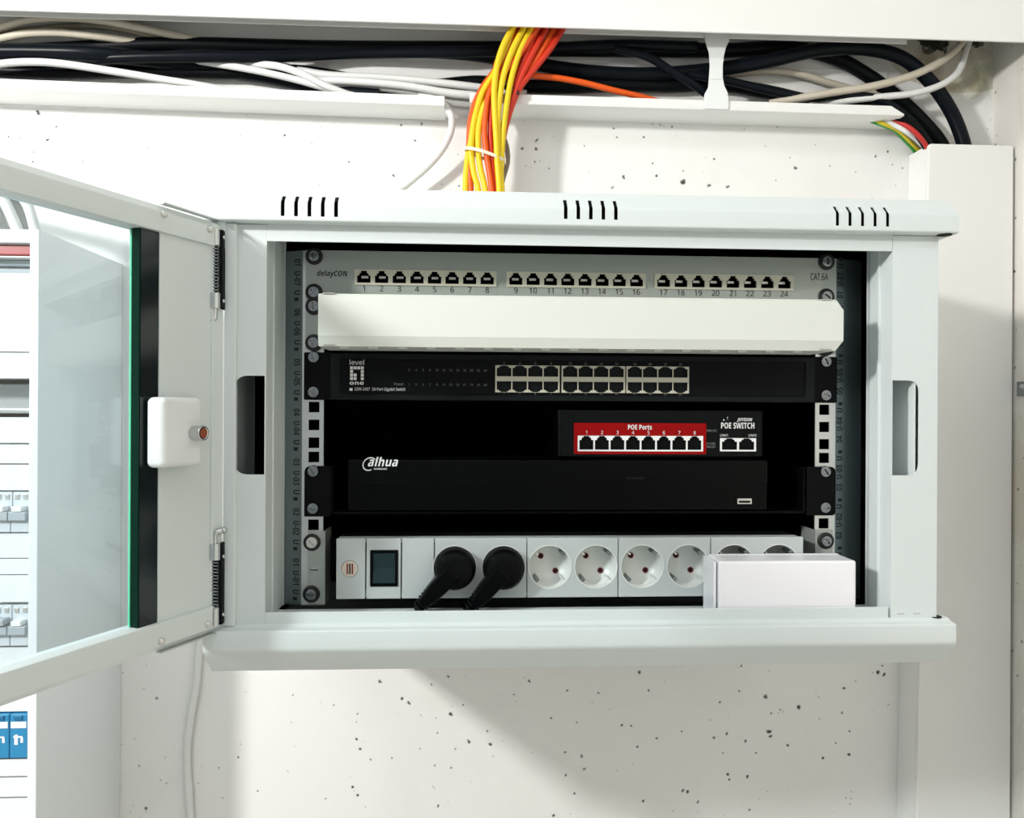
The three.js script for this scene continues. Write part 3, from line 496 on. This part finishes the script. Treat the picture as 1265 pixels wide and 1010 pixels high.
// ---------------------------------------------------------------- patch panel
{
  const t = thing('patch_bay', 'light grey patch panel with twenty four numbered sockets at the top of the rack', 'patch panel', V(.0945, EYE + .0965, .27));
  const s = poly([[PX0, .0965], [PX1, .0965], [PX1, .1400], [PX0, .1400]], .0008);
  for (const [a, b2] of [[-.1026, .0238], [.0329, .1591], [.1672, .2962]]) s.holes.push(rectHole(a + .0006, b2 - .0006, .1101, .1231));
  add(t, 'face_plate', ex(s, ZP - .0018, ZP), M.panelGrey);
  add(t, 'rear_tray', bx(-.12, .31, .1045, .1385, .22, ZP - .0135), M.black);
  const nums = [];
  let n = 1;
  for (const [a, b2] of [[-.1026, .0238], [.0329, .1591], [.1672, .2962]]) {
    const pitch = (b2 - a - .0010) / 8, f = poly([[a, .1097], [b2, .1097], [b2, .1234], [a, .1234]], .0004);
    const holes = [];
    for (let i = 0; i < 8; i++) { const x = a + .0005 + pitch * (i + .5); holes.push(jack(x, .1149, .0118, .0066, .0021, .0020)); nums.push(text(String(n++), .0036, x, .1042, ZP + .0003, { font: 'r' })); }
    holes.forEach((h) => f.holes.push(ptsHole(h)));
    const blk = add(t, 'port_block', ex(f, ZP - .0012, ZP + .0012), M.cream);
    holes.forEach((h, i) => {
      const x = a + .0005 + pitch * (i + .5);
      const p = add(blk, 'port', well(h, ZP - .0005, .0110), M.wellBlack);
      void p;
      add(blk, 'contact', bx(x - .0030, x + .0030, .1166, .1186, ZP - .0080, ZP - .0055), M.silver);
    });
  }
  add(t, 'port_numbers', nums, M.ink);
  add(t, 'lettering', [text('delayCON', .0034, -.1361 + .0004, .1186 - .0014, ZP + .0003, { font: 'b', align: 'l', width: .0262, slant: .15 })], M.ink);
  add(t, 'lettering', [text('CAT.6A', .0046, .3206, .1197, ZP + .0003, { font: 'r', width: .0165 })], M.ink);
  screw(t, SXL, .1345, ZP); screw(t, SXL, .1026, ZP); screw(t, SXR, .1366, ZP); screw(t, SXR, .1046, ZP);
}
// ---------------------------------------------------------------- cable management panel
{
  const t = thing('cable_manager', 'blank light grey cable management cover standing proud below the patch panel', 'rack panel', V(.0945, EYE + .052, .29));
  add(t, 'base_plate', ex(poly([[PX0, .0522], [PX1, .0522], [PX1, .0958], [PX0, .0958]], .0008), ZP - .0018, ZP), M.panelGrey);
  const ends = (y0, y1, z) => [V(-.1236, y0, z), V(-.1236, y1, z)];
  const hull = [...ends(.0592, .0922, .348), V(.3104, .0926, .348), V(.3160, .0850, .348), V(.3160, .0592, .348), V(-.1238, .0508, .3445), V(.3105, .0508, .3445), V(.3160, .0585, .3445), V(-.1238, .0938, .3455), V(.3100, .0942, .3455), V(.3164, .0856, .3455),
    V(-.1238, .0508, .296), V(.3105, .0508, .296), V(.3164, .0585, .296), V(-.1238, .0938, .296), V(.3100, .0942, .296), V(.3164, .0856, .296)];
  add(t, 'cover', new ConvexGeometry(hull).translate(0, EYE, 0), M.coverGrey);
  for (const [x, y] of [[-.1150, .0938], [.3010, .0938], [-.1150, .0520], [.3010, .0520]]) add(t, 'snap_tab', bx(x - .0048, x + .0048, y - .0004, y + .0004, .3452, .3486, .0003), M.cabGrey);
  for (let i = 0; i < 17; i++) { const x = -.104 + i * .0240; add(t, 'finger', bx(x - .0038, x + .0038, .0494, .0510, .3330, .3395, .0004), M.coverGrey); }
  for (const x of [SXL, SXR]) { screw(t, x, .0901, ZP); screw(t, x, .0578, ZP); }
}
// ---------------------------------------------------------------- network switch
{
  const t = thing('network_switch', 'dark grey rack switch with three cream blocks of double sockets', 'network switch', V(.0945, EYE + .0075, .2));
  const SZ = 0.295;
  add(t, 'body', bx(-.1228, .3154, .0074, .0482, .08, SZ - .003, .001), M.switchGrey);
  const fr = poly([[-.1228, .0074], [.3154, .0074], [.3154, .0486], [-.1228, .0486]], .001); fr.holes.push(rectHole(-.1144, .3064, .0122, .0440));
  add(t, 'bezel', ex(fr, SZ - .003, SZ, .0006), M.switchGrey);
  const face = poly([[-.1143, .0123], [.3063, .0123], [.3063, .0439], [-.1143, .0439]]);
  const blocks = [[.0231, .0809], [.0827, .1403], [.1414, .1987]];
  for (const [a, b2] of blocks) face.holes.push(rectHole(a + .0004, b2 - .0004, .0154, .0386));
  add(t, 'face_plate', ex(face, SZ - .0028, SZ - .0012), M.switchFace);
  for (const x of [0, 1]) {
    const x0 = x ? .3156 : -.1466, x1 = x ? .3378 : -.1230;
    add(t, 'rack_ear', ex(poly([[x0, .0072], [x1, .0072], [x1, .0494], [x0, .0494]], .0012), ZP - .0018, ZP + .0002, .0003), M.black);
    screw(t, x ? SXR : SXL, .0450, ZP, false); screw(t, x ? SXR : SXL, .0141, ZP, false);
  }
  for (const [a, b2] of blocks) {
    const f = poly([[a, .0149], [b2, .0149], [b2, .0391], [a, .0391]], .0003), pitch = (b2 - a - .0016) / 4, hs = [];
    for (let i = 0; i < 4; i++) { const x = a + .0008 + pitch * (i + .5); hs.push(jack(x, .0330, .0130, .0076, .0013, .00075, 1), jack(x, .0210, .0130, .0076, .0013, .00075, -1)); }
    hs.forEach((h) => f.holes.push(ptsHole(h)));
    const blk = add(t, 'port_block', ex(f, SZ - .0020, SZ - .0004), M.cream);
    hs.forEach((h) => add(blk, 'port', well(h, SZ - .0014, .0100), M.wellBlack));
  }
  // print
  const Z = SZ - .0009, L = [];
  L.push(text('level', .0031, -.0997, .0384, Z, { font: 'r', width: .0126 }), text('one', .0025, -.0997, .0208, Z, { font: 'b', width: .0124 }));
  [[1, 1, 1, 1], [1, 0, 0, 1], [1, 1, 0, 1], [1, 1, 0, 1]].forEach((row, j) => row.forEach((v, i) => { if (v) L.push(new THREE.PlaneGeometry(.0026, .0026).translate(-.1043 + i * .00315, EYE + .0357 - j * .00315, Z)); }));
  L.push(new THREE.PlaneGeometry(.0026, .0024).translate(-.1047, EYE + .0166, Z));
  L.push(text('GSW-2407  24-Port Gigabit Switch', .0019, -.1015, .0157, Z, { font: 'r', align: 'l', width: .0445 }));
  add(t, 'lettering', L, M.whiteInk);
  const D = [];
  for (let i = 0; i < 12; i++) { const x = -.0535 + i * .00615; D.push(text(String(2 + i * 2), .0014, x, .0333, Z)); D.push(text(String(1 + i * 2), .0014, x, .0204, Z)); }
  D.push(text('Power', .0016, -.0625, .0206, Z));
  blocks.forEach(([a, b2], k) => { for (let i = 0; i < 4; i++) { const x = a + .0008 + (b2 - a - .0016) / 4 * (i + .5); D.push(text(String(1 + 2 * (i + 4 * k)), .0014, x, .0131, Z), text(String(2 + 2 * (i + 4 * k)), .0014, x, .0402, Z)); } });
  add(t, 'lamp_numbers', D, M.dimInk);
}
// ---------------------------------------------------------------- rack shelf, recorder, small powered switch
{
  const t = thing('rack_shelf', 'black rack shelf with screwed ears carrying the recorder', 'shelf', V(.0945, EYE - .0945, .18));
  add(t, 'tray', bx(-.1215, .309, -.0945, -.0925, .03, .289), M.black);
  for (const x of [0, 1]) {
    const x0 = x ? .3100 : -.1458, x1 = x ? .3372 : -.1225;
    add(t, 'rack_ear', ex(poly([[x0, -.0964], [x1, -.0964, x ? .004 : .001], [x1, -.0516, x ? .006 : .001], [x0, -.0516, x ? .001 : .006]], .001), ZP - .0018, ZP, .0003), M.black);
    add(t, 'side_wall', bx(x ? .3075 : -.1225, x ? .309 : -.121, -.093, -.052, .03, .289), M.black);
    screw(t, x ? SXR : SXL, -.0561, ZP, false); screw(t, x ? SXR : SXL, -.0890, ZP, false);
  }
}
{
  const t = thing('video_recorder', 'flat glossy black video recorder lying on the rack shelf', 'recorder', V(.082, EYE - .0923, .2));
  const Z = .300;
  add(t, 'case', bx(-.105, .2685, -.0905, -.0462, .06, .294, .001), M.black);
  const p = poly([[.293, -.0900], [.2985, -.0902, .002], [.2990, -.066], [Z, -.0645], [Z, -.0450, .002], [.293, -.0448]], .0003);
  add(t, 'front_panel', exX(p, -.1061, .2696, .0006), M.blackGloss);
  for (const x of [-.09, .25]) for (const z of [.09, .26]) add(t, 'foot', cyl(.008, .008, .002, 16).translate(x, EYE - .0915, z), M.black);
  add(t, 'indicator', bx(.1400, .1575, -.0626, -.0603, .2990, Z + .0004, .0008), M.switchGrey);
  const u = new THREE.Shape(poly([[.2424, -.0846], [.2552, -.0846], [.2552, -.0798], [.2424, -.0798]]).getPoints()); u.holes.push(rectHole(.2434, .2542, -.0837, -.0807));
  add(t, 'usb_port', [ex(u, .298, .2999), bx(.2436, .2540, -.0817, -.0809, .297, .2995)], M.silver);
  const Zt = Z + .0004, L = [];
  L.push(text('alhua', .0056, -.0890, -.0510, Zt, { font: 'b', align: 'l', width: .0255, slant: .25 }));
  { const s = new THREE.Shape(), N = 40, r = (k) => [.0058 * k, .0054 * k]; const pts = [];                  // the open ring round the first letter
    for (let i = 0; i <= N; i++) { const a = .75 + i / N * 4.45; pts.push([-.0873 + Math.cos(a) * .0060 + Math.sin(a) * .0012, -.0490 + Math.sin(a) * .0060]); }
    for (let i = N; i >= 0; i--) { const a = .75 + i / N * 4.45; pts.push([-.0873 + Math.cos(a) * .0052 + Math.sin(a) * .0010, -.0490 + Math.sin(a) * .0051]); }
    pts.forEach(([x, y], i) => (i ? s.lineTo(x, y) : s.moveTo(x, y))); void r; L.push(new THREE.ShapeGeometry(s).translate(0, EYE, Zt)); }
  L.push(text('TECHNOLOGY', .0010, -.0778, -.0540, Zt, { font: 'b', width: .0118 }));
  add(t, 'lettering', L, M.whiteInk);
}
{
  const t = thing('poe_switch', 'small black switch with a red socket field standing on the recorder', 'network switch', V(.172, EYE - .044, .25));
  const Z = .300;
  add(t, 'case', bx(.0794, .2648, -.0420, -.0005, .20, Z - .0012, .0012), M.black);
  add(t, 'foot', bx(.095, .25, -.0449, -.0418, .22, .28), M.black);
  const fs = poly([[.0797, -.0416], [.2645, -.0416], [.2645, -.0008], [.0797, -.0008]], .001); fs.holes.push(rectHole(.0974, .2095, -.0368, -.0239)); fs.holes.push(rectHole(.2262, .2582, -.0368, -.0255));
  add(t, 'front_panel', ex(fs, Z - .0014, Z), M.switchFace);
  add(t, 'side_rim', [bx(.0794, .0806, -.042, -.0005, Z - .001, Z + .0012, .0004), bx(.2604, .2612, -.0405, -.003, Z - .001, Z + .0006, .0002)], M.switchGrey);
  const rs = poly([[.0933, -.0398], [.2130, -.0398], [.2130, -.0120], [.0933, -.0120]], .001); rs.holes.push(rectHole(.0972, .2097, -.0371, -.0236));
  add(t, 'red_field', ex(rs, Z - .0002, Z + .0005), M.red);
  const block = (a, b2, y0, y1, n) => {
    const f = poly([[a, y0], [b2, y0], [b2, y1], [a, y1]], .0003), pitch = (b2 - a - .0016) / n, hs = [];
    const h = (y1 - y0) * .62;
    for (let i = 0; i < n; i++) hs.push(jack(a + .0008 + pitch * (i + .5), y0 + .0014 + h / 2, pitch * .90, h, (y1 - y0 - .0016 - h) * .6, (y1 - y0 - .0016 - h) * .38, 1));
    hs.forEach((q) => f.holes.push(ptsHole(q)));
    const blk = add(t, 'port_block', ex(f, Z - .001, Z + .0009), M.silver2 || M.white);
    hs.forEach((q) => add(blk, 'port', well(q, Z - .0002, .0095), M.wellBlack));
    return pitch;
  };
  const pitch = block(.0967, .2101, -.0373, -.0234, 8);
  block(.2257, .2586, -.0371, -.0252, 2);
  const Zt = Z + .0009, L = [text('POE Ports', .0031, .1526, -.0178, Zt, { font: 'b', width: .0215 })];
  for (let i = 0; i < 8; i++) L.push(text(String(i + 1), .0022, .0975 + pitch * (i + .5), -.0220, Zt));
  L.push(text('POE SWITCH', .0038, .2418, -.0165, Z + .0004, { font: 'b', width: .0305 }), text('JOYISON', .0020, .2478, -.0098, Z + .0004, { font: 'b', width: .0134, slant: .25 }));
  L.push(text('LINK1', .0015, .2293, -.0237, Z + .0004), text('LINK2', .0015, .2555, -.0237, Z + .0004));
  { const s = new THREE.Shape(); s.absellipse(.2290, -.0089, .0038, .0021, 0, 7); s.holes.push(circHole(.2290, -.0089, .0013)); L.push(new THREE.ShapeGeometry(s, 12).translate(0, EYE, Z + .0004), new THREE.CircleGeometry(.0007, 10).translate(.2290, EYE - .0089, Z + .0004), new THREE.CircleGeometry(.0005, 8).translate(.2324, EYE - .0066, Z + .0004)); }
  add(t, 'lettering', L, M.whiteInk);
  add(t, 'small_lettering', [text('PWR SYS', .0015, .2180, -.0197, Z + .0004, { width: .0090 }), text('UP-LINK', .0015, .2172, -.0312, Z + .0004, { width: .0085 }), text('Data LED', .0015, .2174, -.0340, Z + .0004, { width: .0078 })], M.dimInk);
}
// ---------------------------------------------------------------- power strip
const PZ = .305, PT = -.1137, PB = -.1664;
{
  const t = thing('power_strip', 'light grey rack power strip with a rocker switch and a row of earthed sockets', 'power strip', V(.09, EYE + PB, .28));
  add(t, 'housing', bx(-.1145, .3003, PB + .001, PT - .001, .262, PZ - .0195), M.dinDark);
  const seam = .00035, tall = [PB, PT];
  const mod = (name, x0, x1, holes = []) => { const s = poly([[x0 + seam, tall[0]], [x1 - seam, tall[0]], [x1 - seam, tall[1]], [x0 + seam, tall[1]]], .0008); holes.forEach((h) => s.holes.push(h)); return add(t, name, ex(s, PZ - .003, PZ, .0005, 20), M.pdu); };
  add(t, 'carrier', [bx(-.1150, .3005, PT - .004, PT - .0012, PZ - .02, PZ - .003), bx(-.1150, .3005, PB + .0012, PB + .004, PZ - .02, PZ - .003)], M.pdu);
  const e = mod('end_module', -.1154, -.0897, [circHole(-.1034, -.1402, .0073)]);
  const fuse = add(t, 'fuse_cap', cyl(.0070, .0070, .003, 24).rotateX(Math.PI / 2).translate(-.1034, EYE - .1402, PZ - .0022), M.rust);
  for (const dx of [-.0022, 0, .0022]) add(fuse, 'slot', bx(-.1034 + dx - .0006, -.1034 + dx + .0006, -.1402 - .0045, -.1402 + .0045, PZ - .001, PZ - .0004), dx ? M.pinRed : M.ink);
  void e;
  mod('switch_module', -.0893, -.0588, [rectHole(-.0856, -.0616, -.1555, -.1240)]);
  const fr = poly([[-.0856, -.1555], [-.0616, -.1555], [-.0616, -.1240], [-.0856, -.1240]], .0008); fr.holes.push(rectHole(-.0836, -.0636, -.1530, -.1262));
  const sw = add(t, 'rocker_frame', ex(fr, PZ - .004, PZ + .0008), M.blackGloss);
  const rk = poly([[PZ - .004, -.1528], [PZ + .0015, -.1528, .001], [PZ - .0008, -.1395, .002], [PZ + .0003, -.1264, .001], [PZ - .004, -.1264]]);
  add(sw, 'rocker', exX(rk, -.0834, -.0638, .0003), M.rocker);
  mod('blank_module', -.0584, -.0299);
  const cx = [[-.0119, .0309], [.0719, .1130], [.1543, .1960], [.2376, .2787]], yc = -.1394;
  const bounds = [-.0297, .0515, .1329, .2163, .3012];
  cx.forEach((pair, k) => {
    mod('socket_module', bounds[k], bounds[k + 1], pair.map((x) => circHole(x, yc, .0186)));
    pair.forEach((x, j) => {
      const R = .0187, cup = new THREE.LatheGeometry([[R + .0008, .0002], [R, .0006], [R - .0003, -.0005], [R - .0012, -.0172], [0, -.0172]].map(([r, h]) => new THREE.Vector2(r, h)), 36).rotateX(Math.PI / 2).translate(x, EYE + yc, PZ);
      const c = add(t, 'socket', cup, M.socketWell);
      if (k === 0) return;
      for (const s of [-1, 1]) {
        add(c, 'pin_hole', cyl(.0027, .0027, .0006, 16).rotateX(Math.PI / 2).translate(x + s * .0067, EYE + yc - s * .0067, PZ - .0171), M.pinRed);
        add(c, 'pin_opening', cyl(.0017, .0017, .0004, 12).rotateX(Math.PI / 2).translate(x + s * .0067, EYE + yc - s * .0067, PZ - .0167), M.holeBlack);  // shade inside the pin hole as a black disc
        const clip = new THREE.BoxGeometry(.0040, .0042, .0155).rotateZ(-Math.PI / 4).translate(x + s * .0119, EYE + yc + s * .0119, PZ - .0092);
        add(c, 'earth_clip', clip, M.steel);
        const ridge = new THREE.BoxGeometry(.0012, .0045, .0158).rotateZ(Math.PI / 4).translate(x + s * .0118, EYE + yc - s * .0118, PZ - .0092);
        add(c, 'key_rib', ridge, M.socketW);
      }
    });
  });
  // mounting brackets
  const bl = poly([[-.1425, -.1742], [-.1268, -.1742], [-.1268, -.1092], [-.1425, -.1092]], .0008); bl.holes.push(rectHole(-.1402, -.1334, -.1445, -.1415));
  add(t, 'bracket', [ex(bl, ZP - .0018, ZP, .0003), bx(-.1282, -.1268, -.1742, -.1092, .262, ZP + .0022)], M.panelGrey);
  add(t, 'bracket', [ex(poly([[.3180, -.1742], [.3345, -.1742], [.3345, -.1098], [.3180, -.1098]], .0008), ZP - .0018, ZP, .0003), bx(.3172, .3186, -.1742, -.1098, .262, ZP + .0022)], M.panelGrey);
  add(t, 'bracket_arm', [bx(-.1275, -.1145, -.155, -.12, .262, .266), bx(.3003, .318, -.155, -.12, .262, .266)], M.dinDark);
  screw(t, SXL - .0007, -.1191, ZP, true, M.silver); screw(t, SXL - .001, -.1650, ZP); screw(t, SXR + .0008, -.1195, ZP); screw(t, SXR + .0008, -.1650, ZP);
}
// plugs with angled grips
{
  const plug = (x, y, label, ang) => {
    const base = V(x, EYE + y, PZ - .016), t = thing('mains_plug', label, 'plug', base, 'black plugs in the power strip');
    const prof = [[0, .0335], [.0100, .0330], [.0150, .0305], [.0176, .0265], [.0184, .0215], [.0186, .0005], [0, .0005]].reverse().map(([r, h]) => new THREE.Vector2(r, h));
    raw(t, 'body', toCreasedNormals(new THREE.LatheGeometry(prof, 40).rotateX(Math.PI / 2), 0.5), M.black);
    // grip: a tapered bar running sideways out of the body
    const L = .040, g = new THREE.ExtrudeGeometry(poly([[0, -.0085], [L * .6, -.0075], [L * .98, -.0050], [L * .98, .0050], [L * .6, .0075], [0, .0085]], .002), { depth: .011, bevelEnabled: true, bevelThickness: .003, bevelSize: .002, bevelOffset: -.002, bevelSegments: 3 });
    g.translate(0, 0, .0205).rotateZ(ang);
    raw(t, 'grip', g, M.blackGloss);
    const parts = [];
    for (let i = 0; i < 6; i++) { const r = new THREE.TorusGeometry(.0046 - i * .0001, .0011, 8, 20).rotateY(Math.PI / 2).translate(.0270 + i * .0034, 0, .0262); r.scale(1, 1.35 - i * .03, 1); parts.push(r); }
    const gb = raw(t, 'strain_relief', parts, M.black); gb.rotation.z = ang; gb.rotation.order = 'ZYX';
    const dx = Math.cos(ang), dy = Math.sin(ang), p = (s, z, ex2 = 0, ey = 0) => V(dx * s + ex2, dy * s + ey, z);
    raw(t, 'cord', tube([p(.036, .0262), p(.043, .0250), p(.047, .016, 0, -.001), V(p(.050, 0).x, -.0335, .000), V(p(.050, 0).x, -.0345, -.04), V(p(.05, 0).x + .01, -.0345, -.12)], .0033, 50), M.black);
  };
  plug(-.0119, -.1394, 'black angled mains plug nearest the rocker switch', Math.PI * 1.25 + .02);
  plug(.0309, -.1394, 'black angled mains plug beside the first empty socket', Math.PI * 1.25 + .06);
}
// white adapter at the right end of the strip
{
  const x0 = .2128, x1 = .3325, y1 = -.1286, y0 = -.1764, z1 = .340, z0 = .3058;
  const t = thing('power_adapter', 'plain white plastic box covering the last two sockets of the power strip', 'adapter', V((x0 + x1) / 2, EYE + y0, .32));
  add(t, 'cover', bx(x0, x1, y0, y1, z0 + .004, z1, .0022, 3), M.adapter);
  add(t, 'back_shell', bx(x0 + .0012, x1 - .0012, y0, y1 + .0004, z0, z0 + .0042, .0006), M.boxWhite);
  const e = bx(x0 - .0035, x0 - .0012, y0, y1 - .001, z0, z1 - .004, .0006); add(t, 'side_flap', e, M.adapter);
  add(t, 'side_flap', bx(x0 - .002, x0 + .002, y0, y1 - .001, z0, z0 + .003), M.adapter);
}

// ---------------------------------------------------------------- distribution board at the left
{
  const xr = -.4283, xl = -.83, zf = .19, yt = .1764, yb = -.72, rim = .0093;
  const t = thing('distribution_board', 'white surface mounted fuse board seen partly through the open glass door', 'fuse box', V(-.63, EYE + yb, .1));
  add(t, 'housing', [bx(xr - rim, xr, yb, yt, .0005, zf, .0012), bx(xl, xl + .012, yb, yt, .0005, zf, .0012), bx(xl + .010, xr - rim + .002, yt - .0138, yt - .0002, .0005, zf - .0001, .0012), bx(xl + .010, xr - rim + .002, yb + .0002, yb + .012, .0005, zf - .0001, .0012)], M.boxWhite);
  const ix = xr - rim - .0006, L = xl + .013;
  add(t, 'red_strip', [bx(L, ix, .1515, .1618, .17, .183, .0015)], M.redStrip);
  add(t, 'inner_frame', [bx(ix - .0022, ix, yb + .013, .1505, .165, .184, .0004), bx(L, ix, .1490, .1505, .165, .184, .0004)], M.boxWhite);
  add(t, 'profile_bar', [bx(L, ix - .0024, .1425, .1488, .165, .172, .002), bx(L, ix - .0024, .1345, .1415, .160, .167, .002)], M.breakerGrey);
  const plates = [[.0550, .1340], [.0280, .0540], [-.0368, -.0110], [-.0574, -.0382], [-.0845, -.0586], [-.1525, -.1270], [-.1690, -.1533], [-.1970, -.1698], [-.3070, -.2420], [-.372, -.3545], [-.3928, -.3740], [yb + .014, -.3948]];
  for (const [a, b2] of plates) add(t, 'cover_plate', bx(L, ix - .0024, a + .0001, b2 - .0001, .172, .180, .0003), M.boxWhite);
  add(t, 'recess', bx(L, ix - .0024, -.0112, .0282, .13, .132), M.dinDark);
  add(t, 'din_rail', [bx(L, ix - .0024, -.0045, .0215, .140, .142), bx(L, ix - .0024, .0185, .0235, .142, .149, .001), bx(L, ix - .0024, -.0075, -.0025, .142, .149, .001)], M.zinc);
  // breakers, one made and then copied
  const mk = (name, label, x, y, kind, group) => {
    const b = thing(name, label, 'breaker', V(x, EYE + y, .15), group), w = .0172, c = kind === 'blue' ? M.blue : M.breaker;
    const q = (x0, x1, y0, y1, z0, z1, r) => bx(x0, x1, y0, y1, z0, z1, r).translate(0, -EYE, 0);
    if (kind === 'blue') {
      raw(b, 'body', q(-w / 2, w / 2, -.0215, .0225, .0, .0335, .001), c);
      raw(b, 'label_patch', q(-w / 2 + .001, w / 2 - .001, .0085, .0150, .033, .0340, .0004), M.white);
      raw(b, 'print', [q(-.004, -.0005, -.008, .002, .0334, .0338), q(.002, .0045, -.006, -.001, .0334, .0338), q(-.005, .004, -.001, .0005, .0334, .0338)], M.whiteInk);
      raw(b, 'toggle', q(-.004, .004, .0165, .0215, .0330, .0350, .0008), std('#246c96', .4));
    } else {
      raw(b, 'body', [q(-w / 2, w / 2, -.0205, .0195, 0, .030, .0008), q(-w / 2, w / 2, -.0205, -.0085, .029, .0335, .0008)], c);
      raw(b, 'shoulder', q(-w / 2, w / 2, -.0085, .0005, .029, .0390, .0012), M.breakerGrey);
      raw(b, 'toggle', kind === 'grey' ? q(-.0082, .0070, .0015, .0080, .029, .0420, .0012) : q(-.0050, .0050, .0005, .0060, .029, .0400, .0010), kind === 'grey' ? M.breakerGrey : M.white);
      raw(b, 'terminal', [q(-.006, -.002, .0120, .0175, .0295, .0312, .0006), q(.002, .006, .0120, .0175, .0295, .0312, .0006)], M.silver);
    }
    return b;
  };
  const bxr = ix - .0024 - .0088;
  const g1 = 'grey breakers of the upper row', g2 = 'grey breakers of the lower row';
  const u0 = mk('circuit_breaker', 'light grey breaker at the edge of the upper row in the fuse board', bxr, -.1055, 'plain', g1);
  const copy = (o, x, label) => { const c = o.clone(); c.name = numbered('circuit_breaker'); c.position.x = x; c.userData = { ...o.userData, label }; scene.add(c); return c; };
  copy(u0, bxr - .0178, 'light grey breaker second from the edge in the upper row');
  copy(u0, bxr - .0356, 'light grey breaker third from the edge in the upper row');
  const l0 = mk('circuit_breaker', 'light grey breaker at the edge of the lower row in the fuse board', bxr, -.2195, 'plain', g2);
  void l0;
  mk('circuit_breaker', 'breaker with a wide dark grey toggle in the lower row', bxr - .0178, -.2195, 'grey', g2);
  const b0 = mk('circuit_breaker', 'blue module with white print below the open door', bxr, -.3308, 'blue', 'blue modules in the fuse board');
  copy(b0, bxr - .0178, 'blue module cut by the frame beside the printed one');
  // cables entering the board from above
  const P = [[-46, 228, -8, 300], [-22, 232, 12, 302], [-4, 236, 26, 302], [14, 240, 37, 304], [28, 244, 46, 306]];
  const lab = ['light grey cable entering the fuse board top, farthest from the cabinet', 'light grey cable second in the fan entering the fuse board top', 'light grey cable in the middle of the fan entering the fuse board top', 'light grey cable fourth in the fan entering the fuse board top', 'light grey cable nearest the cabinet entering the fuse board top'];
  P.forEach(([x, y, x2, y2], i) => {
    const z = .150 - (i % 2) * .016, a = at(x, y, z), b = at(x2, y2, z); b.y = EYE + yt + .0002;
    const far = at(x - 70, y - 16, z - .03), top = at(x - 220, y - 20, .02);
    single('installation_cable', lab[i], 'cable', tube([top, far, a, b], .0052, 40), i % 2 ? M.cabGrey : M.cabWhite, 'cables into the fuse board');
  });
}
scene.traverse((o) => { if (o.isMesh) { o.castShadow = o.name !== 'globe'; o.receiveShadow = true; } });
renderer.render(scene, camera);
